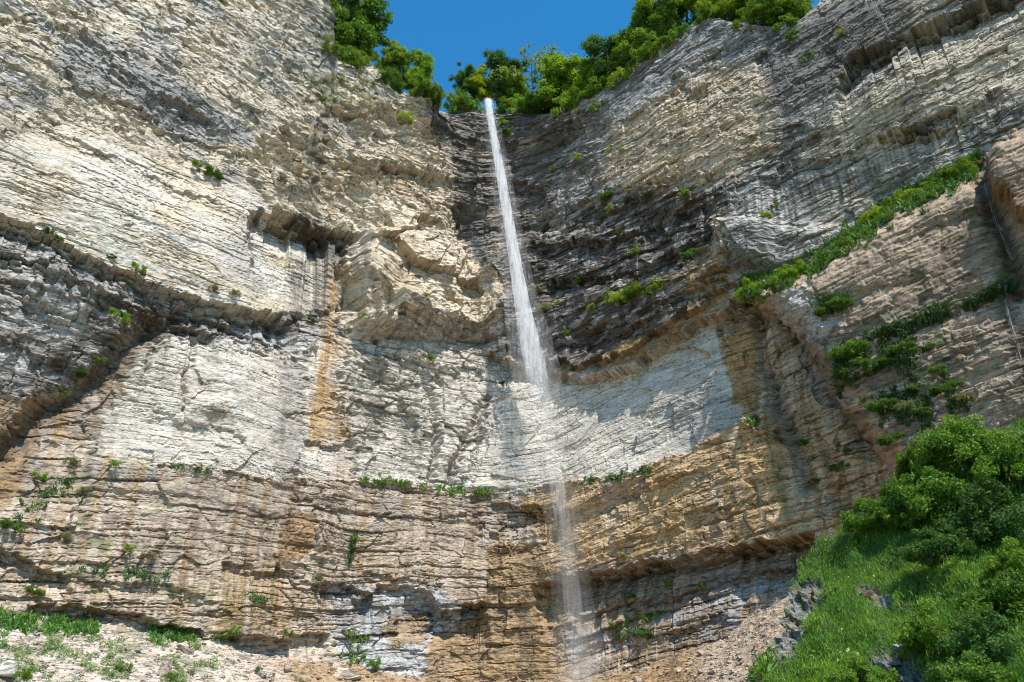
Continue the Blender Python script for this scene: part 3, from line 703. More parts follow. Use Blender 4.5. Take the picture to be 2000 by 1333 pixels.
EDGE = [(1440, 1420), (1478, 1333), (1490, 1290), (1510, 1195), (1555, 1112), (1600, 1056), (1648, 1012), (1700, 985), (1745, 945), (1800, 880), (1860, 850), (2000, 820), (2500, 780), (2700, 1900), (1400, 1900)]
def build_slope():
    def base(X, Y, phi): return 51 - 15.0 * (Y - 950) / 400 - 7.0 * (X - 1650) / 400
    X, Y, phi, B = sheet(1410, 2420, 760, 1640, 3.0, base)
    u = X / 35; v = Y / 35
    F = Field(X, Y, u, v)
    ins = F.poly(EDGE, 10)
    n = normals(B)
    d = 1.0 * fbm(u / 4, v / 3, 4, 201) + .35 * fbm(u, v / .7, 4, 202)
    stone = np.clip(F.poly([(1500, 1200), (1560, 1130), (1602, 1120), (1600, 1150), (1570, 1200), (1545, 1260), (1505, 1300)], 7) + F.seg([(1690, 1160), (1730, 1180)], 16) + F.poly([(1690, 1320), (1740, 1270), (1790, 1255), (1800, 1300), (1900, 1333), (1900, 1360), (1690, 1360)], 8) * .9
                    + F.poly([(1440, 1333), (1480, 1250), (1500, 1280), (1490, 1340)], 6), 0, 1)
    fv, fe = facets(u / .55, v / .3, 21)
    d += stone * (.28 * fv - .3)
    P = B + n * d[..., None]
    hor = np.stack([np.sin(phi), np.cos(phi)], -1)
    P[..., :2] += hor * ((1 - ins) * 9)[..., None]
    P[..., 0] += (1 - ins) * 5; P[..., 2] -= (1 - ins) * 3
    nz = fbm(u / 1.2, v / .8, 4, 203)
    col = np.broadcast_to(np.array([.045, .085, .018], np.float32), X.shape + (3,)).copy()
    col = mixc(col, np.array([.12, .09, .05]), ss(.1, .5, nz) * .7)
    col = mixc(col, C['grey'] * .8, stone * (.8 + .3 * nz)); col = mixc(col, C['brown'] * .8, stone * ss(-.2, .3, nz) * .8); col = mixc(col, np.array([.05, .10, .02]), stone * ss(.05, .3, fbm(u / .5, v / .4, 3, 205)) * .9)
    me = mesh('grassy_slope', P, cut(grid_faces(*X.shape), ins > .01), M_SOIL, np.concatenate([np.clip(col, .01, .8), np.zeros(X.shape + (1,))], -1).reshape(-1, 4), False)
    tag(link('grassy_slope', me), 'steep green grassy bank rising in front of the cliff foot', 'slope', kind='structure')
    register(P[ins > .3])
    return X, Y, P, n, stone, ins
SLOPE = build_slope()

FOOT = [(-900, 1180), (0, 1196), (100, 1218), (200, 1228), (300, 1236), (400, 1250), (480, 1278), (600, 1300), (700, 1308), (820, 1320), (1000, 1328), (1150, 1334), (1270, 1318), (1330, 1285), (1400, 1255), (1500, 1185), (1600, 1120), (2400, 1000)]
def build_scree():
    a, e = azel([p[0] for p in FOOT], [p[1] for p in FOOT])
    zf = CAM_Z + Rwall(a) * e
    phi = np.linspace(R_(-48), R_(36), 900)
    Rr = Rwall(phi); zb = np.interp(phi, a, zf)
    t = np.linspace(0, 1, 420)[:, None] ** 1.4
    back = -3 + t * 45                                   # metres in front of the wall's line
    r = Rr[None, :] - back
    X, Y = r * np.sin(phi)[None, :], r * np.cos(phi)[None, :]
    z = zb[None, :] - .62 * np.maximum(back, -3)
    z = z + .8 * fbm(X / 5, Y / 5, 4, 301) + .35 * fbm(X / .9, Y / .9, 4, 302)
    z = np.where(z < .3, .3 * np.exp((z - .3) / 3) - .35, z)
    P = np.stack([X, Y, z], -1)
    px, py, _ = proj(P)
    nz = fbm(X / 4, Y / 2.5, 4, 303); nz2 = fbm(X / .8, Y / .8, 3, 304)
    col = np.broadcast_to(C['pink'] * .95, X.shape + (3,)).copy()
    col = mixc(col, C['white'] * .9, ss(-.2, .3, nz2) * .6)
    och = ss(480, 620, px + 60 * nz) * (1 - ss(1330, 1400, px))
    col = mixc(col, C['ochre'] * .75, och * (.8 + .3 * nz2)); col = mixc(col, C['brown'] * .7, och * ss(0, .4, nz2) * .6)
    rr_ = ss(1120, 1220, px)
    col = mixc(col, C['ochre'] * .9, rr_ * .9); col = mixc(col, C['brown'] * 1.0, rr_ * ss(-.3, .2, nz2) * .7); col = mixc(col, C['pink'] * .9, rr_ * ss(1330, 1400, px) * .6)
    soil = ss(-.05, .3, nz) * (1 - ss(380, 500, px))
    col = mixc(col, np.array([.09, .12, .03]), soil * .5)
    me = mesh('scree_slope', P, grid_faces(*X.shape), M_SCREE, np.concatenate([np.clip(col, .02, .8), np.zeros(X.shape + (1,))], -1).reshape(-1, 4), False)
    tag(link('scree_slope', me), 'pale limestone scree sloping up to the foot of the cliff', 'scree', kind='structure')
    register(P)
    return P, px, py, col
SCREE = build_scree()
def build_ground():
    k = 96; rr = np.array([0, 6, 15, 30, 50, 75, 110, 160, 260, 420.])
    an = np.linspace(0, 2 * np.pi, k, endpoint=False)
    X, Y = rr[:, None] * np.sin(an), rr[:, None] * np.cos(an)
    Z = .25 * fbm(X / 9, Y / 9, 3, 311) - .4
    i = np.arange(len(rr) * k).reshape(len(rr), k); j = np.roll(i, -1, 1)
    Fq = np.stack([i[:-1], j[:-1], j[1:], i[1:]], -1).reshape(-1, 4)
    col = np.broadcast_to(np.array([.10, .11, .05, 0]), X.shape + (4,))
    tag(link('ground', mesh('ground', np.stack([X, Y, Z], -1), Fq, M_SOIL, col.reshape(-1, 4))), 'rough valley floor below the scree', 'ground', kind='structure')
build_ground()

# ------------------------------------------------------------------ plants
def foliage(cl, n, lf, ca, cb, seed, up=.35, ratio=.55, shell=.45, loose=0.0):
    """leaf faces through the volume of clumps; cl: (x, y, z, r) rows"""
    g = np.random.default_rng(seed); cl = np.asarray(cl, float)
    k = g.choice(len(cl), n, p=cl[:, 3] ** 2 / (cl[:, 3] ** 2).sum())
    d = g.normal(size=(n, 3)); d /= np.linalg.norm(d, axis=1, keepdims=True)
    p = cl[k, :3] + d * (cl[k, 3] * (1 - shell * g.random(n) ** 2))[:, None] + g.normal(size=(n, 3)) * loose
    nn = d * .7 + g.normal(size=(n, 3)) * .55; nn[:, 2] += up; nn /= np.linalg.norm(nn, axis=1, keepdims=True)
    t = np.cross(nn, g.normal(size=(n, 3))); t /= np.linalg.norm(t, axis=1, keepdims=True)
    b = np.cross(nn, t); L = (lf * (.55 + .9 * g.random(n)))[:, None]
    V = np.stack([p - t * L * .5, p + b * L * ratio * .5 + nn * L * .08, p + t * L * .5 - nn * L * .12, p - b * L * ratio * .5 + nn * L * .08], 1)
    m = np.clip(hsh(k, 0, seed)[:, None] * .75 + .35 * g.random((n, 1)), 0, 1)
    c = np.array(ca) * (1 - m) + np.array(cb) * m
    c = np.repeat(c[:, None, :], 4, 1)
    return V.reshape(-1, 3), np.arange(n * 4).reshape(n, 4), c.reshape(-1, 3)
def tubes(segs, k=5):
    V, Fq = [], []
    for p0, p1, r0, r1 in segs:
        p0, p1 = np.array(p0, float), np.array(p1, float); ax = p1 - p0; ax /= np.linalg.norm(ax) + 1e-9
        a = np.cross(ax, [.3, .9, .2]); a /= np.linalg.norm(a); b = np.cross(ax, a)
        o = len(V)
        for p, r in ((p0, r0), (p1, r1)):
            for i in range(k):
                t = 2 * math.pi * i / k; V.append(p + (a * math.cos(t) + b * math.sin(t)) * r)
        for i in range(k): Fq.append((o + i, o + (i + 1) % k, o + k + (i + 1) % k, o + k + i))
    return np.array(V), np.array(Fq)
def branchy(seed, H, r, levels=3, spread=.6, kids=3, lean=(0, 0)):
    g = random.Random(seed); segs = []; tips = []
    def grow(p, d, L, rad, lv):
        q = p
        for k in range(3):
            dd = Vector((d.x + g.uniform(-.12, .12), d.y + g.uniform(-.12, .12), d.z)).normalized()
            n = q + dd * (L / 3); segs.append((q, n, rad * (1 - .2 * k), rad * (1 - .2 * (k + 1)))); q = n; d = dd
        if lv == 0: tips.append(q); return
        for k in range(kids):
            a = g.uniform(0, 6.28)
            nd = (d + Vector((math.cos(a), math.sin(a), g.uniform(-.1, .5))) * spread).normalized()
            grow(q, nd, L * g.uniform(.55, .8), rad * .5, lv - 1)
    grow(Vector((0, 0, -.05 * H)), Vector((lean[0], lean[1], 1)).normalized(), H * .42, r, levels)
    return segs, tips
BRI, MID, DRK = (.175, .285, .026), (.105, .20, .024), (.052, .12, .020)
LIME, OLIVE, COOL = (.30, .38, .02), (.14, .17, .06), (.055, .13, .045)
def tree_mesh(seed, ca, cb, n=15000, lf=.036, wide=.36, dense=1.0):
    g = random.Random(seed); cl = []
    lobes = [(g.uniform(0, 6.28), g.uniform(.35, .85), g.uniform(.45, 1)) for k in range(9)]
    for a, h, f in lobes:
        rr = wide * math.sqrt(max(.05, 1 - ((h - .5) / .52) ** 2)) * f * .8
        for k in range(8):
            cl.append((rr * math.cos(a) + g.gauss(0, .085), rr * math.sin(a) + g.gauss(0, .085), h + g.gauss(0, .085), g.uniform(.02, .095)))
    for k in range(16):
        a = g.uniform(0, 6.28); rr = wide * g.uniform(.2, .8); cl.append((rr * math.cos(a), rr * math.sin(a), g.uniform(.02, .4), g.uniform(.05, .10)))
    for k in range(5): cl.append((g.gauss(0, .05), g.gauss(0, .05), g.uniform(.85, 1.0), g.uniform(.03, .06)))
    V, Fq, c = foliage(cl, int(n * dense), lf, ca, cb, seed, shell=1.0, loose=.022)
    crown = mesh('crown', V, Fq, M_LEAF, c)
    sg, _ = branchy(seed, .75, .022, 2, .6, 3)
    tv, tf = tubes(sg)
    return crown, mesh('trunk', tv, tf, M_BARK)
def dome_mesh(seed, ca, cb, n=9000, lf=.06, flat=.85, k=34):
    g = random.Random(seed); cl = []
    for i in range(k):
        a = g.uniform(0, 6.28); el = math.asin(g.uniform(-.25, 1)); r = g.uniform(.35, .95)
        c_ = (r * math.cos(a) * math.cos(el), r * math.sin(a) * math.cos(el), r * math.sin(el) * flat + .12)
        for j in range(4): cl.append((c_[0] + g.gauss(0, .10), c_[1] + g.gauss(0, .10), c_[2] + g.gauss(0, .09), g.uniform(.07, .19) * (1.35 if k < 20 else 1)))
    V, Fq, c = foliage(cl, n, lf, ca, cb, seed, shell=.6)
    sg, _ = branchy(seed, .8, .03, 2, .9, 4)
    tv, tf = tubes(sg, 4); tv[:, 2] -= .1
    return mesh('foliage', V, Fq, M_LEAF, c), mesh('stem', tv, tf, M_BARK)
def thing(name, loc, label, cat, group=None, rz=0, sc=1.0):
    o = bpy.data.objects.new(name, None); COL.objects.link(o)
    o.empty_display_size = .3; o.location = loc; o.rotation_euler = (0, 0, rz)
    o.scale = sc if hasattr(sc, '__len__') else (sc,) * 3
    return tag(o, label, cat, group)
PXM = lambda p: np.linalg.norm(p - CAMP) / FPX          # metres per frame pixel at p

# trees along the rim: (x, y of the crown's foot, crown height in pixels, kind, width factor, label)
TREES = {'full': tree_mesh(1, MID, BRI), 'dark': tree_mesh(2, DRK, MID, wide=.4), 'bright': tree_mesh(3, MID, (.25, .36, .03), wide=.42), 'lime': tree_mesh(4, (.30, .40, .025), (.42, .50, .03), wide=.38),
         'cool': tree_mesh(5, (.05, .125, .04), (.10, .21, .05), wide=.36), 'thin': tree_mesh(6, OLIVE, (.15, .19, .08), 1900, .04, .40)}
rim_trees = [
 (680, 105, 150, 'dark', 1.1, 'dark tree against the sky at the very edge of the tall cliff shoulder'),
 (665, 60, 120, 'full', 1.0, 'green tree half hidden behind the topmost edge of the pale shoulder'),
 (708, 104, 100, 'full', .9, 'green tree beside the bare dead twigs on the rim'),
 (695, 112, 60, 'bright', 1.3, 'low bright green tree at the foot of the dark shoulder trees'),
 (765, 118, 60, 'bright', 1.1, 'small bright tree just behind the bare dead twigs'),
 (785, 160, 85, 'full', 1.1, 'rounded green tree on the sky gap side of the twigs'),
 (822, 164, 80, 'full', 1.1, 'outer rounded tree leaning over the notch where sky dips lowest'),
 (760, 160, 75, 'dark', 1.1, 'darker tree tucked behind the two rounded notch trees'),
 (912, 175, 55, 'cool', 1.1, 'small blue green tree, first one beyond the low sky notch'),
 (945, 185, 82, 'lime', .8, 'yellow lime coloured tree directly above the waterfall lip'),
 (982, 180, 90, 'cool', 1.0, 'cool green tree with pointed top behind the lime tree'),
 (1000, 190, 75, 'full', 1.0, 'bushy tree between the lime tree and the feathery thin tree'),
 (1045, 192, 125, 'thin', 1.1, 'thin feathery grey green tree standing tallest above the fall'),
 (1095, 195, 100, 'full', 1.1, 'green tree next to the feathery thin tree'),
 (1075, 200, 60, 'dark', 1.3, 'low dark tree beneath the feathery thin tree'),
 (1140, 178, 85, 'bright', 1.1, 'bright spreading tree where the rim begins to climb'),
 (1175, 165, 80, 'full', 1.0, 'mid green tree partway up the climbing rim'),
 (1190, 140, 85, 'cool', 1.1, 'deep green tree rising above the climbing rim'),
 (1225, 122, 75, 'bright', 1.1, 'bright tree on the steep part of the climbing rim'),
 (1262, 95, 100, 'full', 1.0, 'tall green tree close above the steep rim'),
 (1300, 65, 95, 'dark', 1.1, 'dark leafy tree above the last bend of the rim'),
 (1340, 30, 90, 'full', 1.1, 'green tree on the rounded rock knob of the rim'),
 (1390, 22, 70, 'bright', 1.2, 'bright tree on the level top past the rock knob'),
 (1440, 28, 80, 'full', 1.2, 'green tree midway along the level top of the rim'),
 (1490, 38, 80, 'bright', 1.2, 'pale leafy tree near the dark stained rock of the rim'),
 (1535, 40, 80, 'full', 1.2, 'last tree of the row over the dark stained rock'),
]
def put_tree(px, py, hpx, kind, wf, label, i):
    p = at(px, py + 6); ph = math.atan2(p[0], p[1])
    a, e = azel(px, py); lf_ = px < 840; r = math.hypot(p[0], p[1]) + (5.0 if lf_ else 1.5); wf = wf * (.8 if lf_ else 1)
    loc = (r * math.sin(a), r * math.cos(a), CAM_Z + r * e - 1.0)
    h = hpx * PXM(p) * 1.02
    t = thing('rim_tree', loc, label, 'tree', 'trees along the cliff rim', i * 1.7, (h * wf * 1.25, h * wf * 1.25, h))
    for nm, me in zip(('crown', 'trunk'), TREES[kind]):
        o = bpy.data.objects.new(nm, me); COL.objects.link(o); o.parent = t
for i, a in enumerate(rim_trees): put_tree(*a, i)
for x, y, hp, lab in ((742, 112, 60, 'bare dead branching sapling sticking up against the sky'), (757, 118, 45, 'shorter leafless sapling behind the taller bare one')):
    p = at(x, y + 4); sg, _ = branchy(int(x), 1, .012, 3, .45, 2)
    tv, tf = tubes(sg, 4); o = link('dead_sapling', mesh('dead_sapling', tv, tf, M_BARK))
    o.location = p + np.array([0, 1.0, 0]); o.scale = (hp * PXM(p) * .9,) * 3
    tag(o, lab, 'dead tree', 'bare saplings on the rim')

# shrubs: (x, y of the foot, half width in pixels, kind, label)
DOME = {'big_a': dome_mesh(11, (.045, .105, .014), (.12, .225, .02), 13000, .07, k=40), 'big_b': dome_mesh(12, (.065, .145, .016), (.15, .26, .022), 13000, .065, k=36), 'big_c': dome_mesh(13, (.035, .09, .018), (.085, .175, .03), 12000, .07, k=38), 'small_a': dome_mesh(14, MID, BRI, 2600, .11, .9, 16),
        'small_b': dome_mesh(15, DRK, MID, 2400, .12, .8, 15), 'small_y': dome_mesh(16, BRI, (.23, .30, .03), 2200, .11, .7, 16), 'dry': dome_mesh(17, OLIVE, (.19, .18, .10), 1800, .10, .6, 14)}
def put_shrub(name, px, py, half, kind, label, group, i, fl=.9, push=.0):
    p = at(px, py); q = p + (CAMP - p) / np.linalg.norm(CAMP - p) * push; s = half * PXM(p)
    t = thing(name, q, label, 'shrub', group, i * 2.1, (s * (.88 + .3 * (i * .37 % 1)), s * (.88 + .3 * (i * .61 % 1)), s * fl * (.85 + .35 * (i * .83 % 1))))
    for nm, me in zip(('foliage', 'stem'), DOME[kind]):
        o = bpy.data.objects.new(nm, me); COL.objects.link(o); o.parent = t
rim_sh = [
 (845, 182, 20, 'small_a', 'leafy bush spilling over the rim nearest the sky notch'), (872, 186, 22, 'small_a', 'bush spilling over the rim, second from the sky notch'), (902, 188, 22, 'small_a', 'green bush on the rim midway from the notch to the fall'), (930, 186, 18, 'small_y', 'light bush on the rim right before the fall lip'),
 (972, 196, 16, 'small_a', 'bush on the rim just past the fall lip'), (995, 196, 20, 'small_a', 'rim bush under the bushy tree past the fall lip'), (1030, 200, 24, 'small_b', 'dark rim bush below the feathery tree'), (1062, 206, 24, 'small_b', 'dark rim bush hanging over the shaded alcove'), (1090, 204, 20, 'small_a', 'green rim bush at the end of the shaded alcove'),
 (1120, 188, 18, 'small_a', 'rim bush where the rim begins to rise'), (1152, 168, 18, 'small_a', 'rim bush under the bright spreading tree'), (1195, 140, 18, 'small_y', 'light rim bush on the rising rim'), (1228, 112, 18, 'small_a', 'green rim bush on the steep rise'), (1268, 84, 18, 'small_a', 'green rim bush above the steep rise'), (1305, 58, 18, 'small_b', 'dark rim bush by the last bend'),
 (1375, 20, 20, 'small_a', 'rim bush beside the rounded rock knob'), (1420, 26, 22, 'small_y', 'light rim bush on the level top'), (1470, 34, 22, 'small_a', 'green rim bush on the level top'), (1515, 34, 22, 'small_b', 'dark rim bush by the stained rock'),
 (672, 100, 20, 'small_a', 'bush at the foot of the tall shoulder'), (700, 108, 20, 'small_a', 'bush between the shoulder and the dead twigs'), (735, 112, 18, 'small_a', 'bush at the base of the dead twigs'), (768, 152, 20, 'small_b', 'dark bush under the rounded notch trees'), (800, 164, 22, 'small_a', 'green bush under the rounded notch trees'), (835, 168, 18, 'small_a', 'bush at the outer end of the notch trees')]
for i, (x, y, h, k, lab) in enumerate(rim_sh): put_shrub('rim_shrub', x, y, h * 1.5, k, lab, 'bushes along the cliff rim', i, .9, .2)
bank = [
 (1800, 905, 62, 'big_b', 'light green shrub against the brown rock at the top corner of the bank'),
 (1880, 900, 85, 'big_b', 'broad bright shrub highest on the bank below the brown rock'),
 (1975, 930, 80, 'big_a', 'dark shrub highest on the bank at the frame edge'),
 (1780, 960, 50, 'big_a', 'narrow shrub in the shadow beside the overhanging buttress foot'),
 (1700, 1012, 55, 'big_a', 'shrub on the crest of the bank nearest the ochre wall'),
 (1770, 1010, 62, 'big_b', 'rounded shrub just behind the crest shrub near the ochre wall'),
 (1850, 1000, 90, 'big_a', 'large rounded shrub in the middle of the upper thicket'),
 (1950, 1030, 90, 'big_c', 'dark shrub behind the patch of white flowers'),
 (1850, 1085, 62, 'big_c', 'dark oval shrub standing alone above the grass'),
 (1990, 1120, 62, 'big_b', 'light shrub on the frame edge under the white flowers'),
 (1870, 1175, 85, 'big_a', 'big leafy shrub halfway down the bank'),
 (1960, 1190, 90, 'big_a', 'dense shadowed shrub below the middle of the bank'),
 (1830, 1265, 68, 'big_b', 'olive rounded shrub above the grey stone ledge'),
 (1940, 1265, 70, 'big_c', 'deep green shrub low on the bank near the frame corner'),
 (1690, 1335, 55, 'big_b', 'low shrub growing among the grey stones at the foot of the bank'),
 (1920, 1345, 72, 'big_a', 'shrub in the lowest corner of the bank'),
 (1995, 1330, 60, 'big_b', 'bright shrub cut by the frame corner'),
]
for i, (x, y, h, k, lab) in enumerate(bank): put_shrub('bank_shrub', x, y + 14, h * .92, k, lab, 'shrubs on the grassy bank', i, .95, .6)
wall_sh = [
 (388, 335, 26, 'small_a', 'bright bush alone on the upper pale wall'), (415, 340, 18, 'small_b', 'dark bush touching the bright lone one on the upper pale wall'),
 (555, 352, 12, 'dry', 'dull bush near the warm jagged rock, past the lone pair'), (96, 462, 12, 'small_b', 'dark narrow bush on the dark band at the far end'), (112, 470, 9, 'small_b', 'smaller dark bush next to the narrow one on the dark band'),
 (217, 500, 9, 'small_b', 'little bush on the white wall lower lip, between two others'), (270, 528, 16, 'small_a', 'round light bush at the lip of the white wall'),
 (418, 565, 14, 'dry', 'greyish bush hanging near the lip end'), (462, 575, 12, 'dry', 'dull bush at the end of the lip by the black patch'),
 (230, 622, 22, 'small_a', 'bright bush crowning a rock knob above the dark gully'), (192, 708, 14, 'small_a', 'fresh green bush in the gully bed'), (155, 735, 14, 'small_b', 'dark bush in the gully just below the fresh one'),
 (120, 768, 13, 'small_b', 'dark bush lowest in the gully'), (605, 625, 9, 'small_b', 'tiny bush above the ochre streak'),
 (220, 910, 11, 'small_a', 'small green bush at the start of the long ledge'), (72, 935, 14, 'small_a', 'bush beside the orange rock patch'), (140, 905, 16, 'dry', 'dull tuft shrub under the brown rocks'),
 (165, 960, 16, 'dry', 'olive scrub in the shallow gully of the lower wall'), (20, 1030, 18, 'small_b', 'dark scrub on the lower wall at the frame edge'), (130, 1050, 14, 'dry', 'dry scrub at the bottom of the lower wall gully'),
 (250, 1072, 12, 'small_a', 'tiny green bush on the lower layered wall, midway'), (290, 1090, 15, 'dry', 'dry grassy bush on the lower layered wall'), (62, 1160, 18, 'small_b', 'dark bush in shadow of the lower overhang'),
 (690, 1075, 9, 'small_b', 'narrow climbing bush beside the grey column'), (688, 1055, 8, 'small_a', 'upper part bush of the climbing pair by the grey column'), (620, 1130, 14, 'dry', 'dry bush in the corner under the rust block'),
 (788, 238, 18, 'small_y', 'yellow green bush on the cliff below the notch trees'), (980, 245, 18, 'small_a', 'leafy bush just beside the top of the fall'), (985, 262, 14, 'small_b', 'darker bush under the leafy one beside the fall top'),
 (705, 618, 8, 'small_y', 'small yellow bush on the column edge'), (832, 575, 8, 'small_y', 'small yellow bush in the middle of the column'), (735, 668, 9, 'dry', 'dull bush under the column'), (836, 700, 12, 'small_a', 'green bush below the column notch'),
 (980, 750, 9, 'small_b', 'dark bush on the edge of the white wall by the fall'), (978, 598, 10, 'dry', 'hanging dull bush in the dark corner next to the fall'),
 (1050, 570, 18, 'dry', 'misty olive bush on the spray side of the fall'), (1060, 605, 22, 'dry', 'larger misty olive bush lower beside the spray'), (1132, 555, 12, 'small_a', 'bright bush on black rock near the fall'),
 (1155, 603, 14, 'small_y', 'yellow bush at the start of the mossy shelf'), (1205, 585, 22, 'small_y', 'wide yellow bush on the mossy shelf'), (1240, 575, 22, 'small_a', 'green bush in the middle of the mossy shelf'), (1275, 565, 20, 'small_y', 'yellow bush near the far end of the mossy shelf'), (1105, 648, 9, 'small_a', 'little bush under the mossy shelf'),
 (1090, 588, 6, 'small_y', 'tiny bright tuft on black rock between fall and shelf'), (1350, 498, 18, 'small_b', 'blue green bush in the black recess'), (1240, 490, 12, 'small_a', 'bush on the black rock, centre'), (1070, 440, 13, 'dry', 'dull bush on dark layered rock near the fall'),
 (1205, 455, 10, 'small_b', 'dark bush on the dark rock midway'), (1185, 390, 16, 'small_b', 'dark bush at the top of the black rock'), (1195, 412, 12, 'small_a', 'green bush under the dark one at the top of the black rock'), (1152, 405, 10, 'dry', 'dull bush beside the top of the black rock'), (1225, 372, 9, 'dry', 'dull bush on the warm rock margin'),
 (1265, 385, 9, 'small_b', 'small dark bush on warm rock margin'), (1335, 380, 12, 'small_a', 'green bush where warm rock meets grey'), (1078, 335, 8, 'small_y', 'yellow tuft shrub on dark rock above the others'), (1128, 305, 10, 'small_y', 'yellow shrub high on the dark layered rock'), (1185, 292, 8, 'small_y', 'small yellow shrub at the warm rock corner'), (1212, 294, 7, 'small_y', 'tiny yellow shrub next to the warm rock corner'),
 (1165, 212, 17, 'small_a', 'bush under the rim trees on the climbing rock'), (1130, 220, 14, 'dry', 'dull bush under the rim trees near the dark alcove'), (1262, 108, 8, 'small_y', 'yellow tuft on bare rock just under the rim'), (1312, 82, 8, 'small_y', 'yellow tuft on bare rock, higher under the rim'),
 (1530, 55, 20, 'small_a', 'bush hanging over the dark stained rock top'), (1545, 75, 14, 'small_b', 'bush lower on the dark stained rock'), (1575, 112, 12, 'small_b', 'bush lowest on the dark stained rock'), (1640, 65, 14, 'dry', 'dull moss bush on the stained rock far side'),
 (1515, 400, 10, 'small_a', 'bush on the grey wall above the black corner'), (1497, 420, 11, 'small_y', 'yellow bush under another on the grey wall'), (1590, 265, 8, 'dry', 'dull tuft in the middle of the grey wall'), (1775, 262, 8, 'dry', 'dull tuft beneath the dark slab'),
 (1310, 1140, 12, 'small_a', 'bright bush in the lower shadowed band'), (1280, 1105, 11, 'small_b', 'bush at the lip of the lower shadowed band'), (1215, 1090, 14, 'dry', 'dull bush on ochre rock beside the spray'), (1230, 1165, 12, 'small_b', 'dark bush under the lower shadowed band'), (1370, 1140, 9, 'small_b', 'dark bush further along the lower shadowed band'),
 (1257, 1242, 14, 'small_b', 'bush on the lowest ledge near the spray'), (1590, 945, 14, 'small_b', 'dark bush on the ochre wall by the buttress'), (1640, 918, 16, 'small_b', 'blue green bush on the tan wall by the buttress'), (1520, 860, 14, 'dry', 'dull bush in the ochre gully'), (1565, 870, 12, 'small_b', 'dark bush in the ochre gully'),
 (1650, 885, 11, 'small_b', 'dark bush above the blue green one on the tan wall'), (1465, 985, 10, 'dry', 'dull bush on the orange wall'),
]
for i, (x, y, h, k, lab) in enumerate(wall_sh): put_shrub('ledge_shrub', x, y, h, k, lab, 'bushes rooted on the cliff', i, .85, .3)
butt = [
 (1460, 570, 30, 'small_a', 'leafy bush at the tip of the green ledge'), (1500, 575, 28, 'small_b', 'dark bush behind the tip of the green ledge'), (1530, 545, 30, 'small_a', 'bright bush on the low end of the green ledge'), (1475, 600, 22, 'small_b', 'bush hanging below the tip of the green ledge'),
 (1565, 530, 22, 'small_a', 'bush between low end and middle of the green ledge'), (1700, 430, 26, 'small_y', 'light bush midway up the green ledge'), (1735, 410, 26, 'small_a', 'green bush midway up the green ledge'), (1775, 390, 26, 'small_y', 'yellowish bush two thirds up the green ledge'), (1815, 375, 24, 'small_a', 'green bush two thirds up the green ledge'),
 (1850, 352, 26, 'small_b', 'dark bush near the high end of the green ledge'), (1885, 338, 24, 'small_a', 'green bush at the high end of the green ledge by the thin stream'), (1640, 480, 18, 'small_a', 'small bush lower middle of the green ledge'), (1905, 320, 14, 'dry', 'dull bush next to the overhanging brown block'),
 (1628, 605, 28, 'small_b', 'hanging grass cushion high on the buttress edge'), (1552, 668, 16, 'dry', 'grass cushion in the gully beside the buttress'), (1660, 700, 36, 'small_b', 'large green cushion on the buttress edge'), (1680, 735, 36, 'small_b', 'second large cushion under the first on the buttress edge'), (1650, 750, 26, 'dry', 'trailing dry cushion at the buttress edge'),
 (1760, 690, 24, 'small_b', 'cushion in the middle of the buttress face'), (1725, 715, 20, 'small_b', 'small cushion between edge and middle of the buttress'), (1815, 680, 14, 'small_b', 'dark round bush alone on brown rock'), (1725, 800, 28, 'small_b', 'cushion below the pale pink patch'), (1765, 800, 22, 'dry', 'dry cushion right below the pink patch'), (1790, 760, 14, 'small_b', 'cushion on the pale pink patch'),
 (1800, 810, 16, 'small_b', 'blue green cushion above the top of the bank'), (1690, 780, 18, 'dry', 'dry cushion on the shadowed corner of the buttress'), (1850, 760, 26, 'small_b', 'dark bush on brown rock above the thicket'), (1835, 730, 18, 'small_b', 'dark tuft above another on brown rock'), (1880, 780, 20, 'dry', 'dull bush on brown rock nearest the thicket'), (1740, 860, 24, 'small_b', 'bush in shade under the buttress corner'),
]
for i, (x, y, h, k, lab) in enumerate(butt): put_shrub('buttress_shrub', x, y, h, k, lab, 'bushes on the brown buttress', i + 3, .8, .4)

def blades(P, n, ln, wd, cols, seed, out=None, up=1.0):
    g = np.random.default_rng(seed); k = g.integers(0, len(P), n)
    p = P[k] + g.normal(size=(n, 3)) * .12
    d = g.normal(size=(n, 3)) * .45; d[:, 2] += up
    if out is not None: d += out[k] * .5
    d /= np.linalg.norm(d, axis=1, keepdims=True)
    L = (ln * (.4 + .9 * g.random(n)))[:, None]
    sd = np.cross(d, g.normal(size=(n, 3))); sd /= np.linalg.norm(sd, axis=1, keepdims=True)
    mid = p + d * L * .6; tip = mid + (d * .5 + np.array([0, 0, -.35]) + g.normal(size=(n, 3)) * .2) * L * .6
    V = np.stack([p - sd * wd, p + sd * wd, mid + sd * wd * .8, mid - sd * wd * .8, tip + sd * wd * .1, tip - sd * wd * .1], 1)
    b = np.arange(n)[:, None] * 6
    Fq = np.concatenate([b + np.array([[0, 1, 2, 3]]), b + np.array([[3, 2, 4, 5]])], 0)
    m = np.clip(.5 + .9 * fbm(p[:, 0] / 2.2, p[:, 2] / 1.6, 3, seed) + .25 * g.normal(size=n), 0, 1)[:, None]
    c = np.array(cols[0]) * (1 - m) + np.array(cols[1]) * m
    return V.reshape(-1, 3), Fq, np.repeat(c[:, None, :], 6, 1).reshape(-1, 3)
X, Y, P, nn, stone, ins = SLOPE
m = (ins > .6) & (stone < .4) & (fbm(X / 45, Y / 30, 3, 401) < .42) & (X < 2420) & (Y < 1500)
V, Fq, c = blades(P[m], 280000, .23, .015, ((.05, .135, .022), (.155, .27, .022)), 402, nn[m])
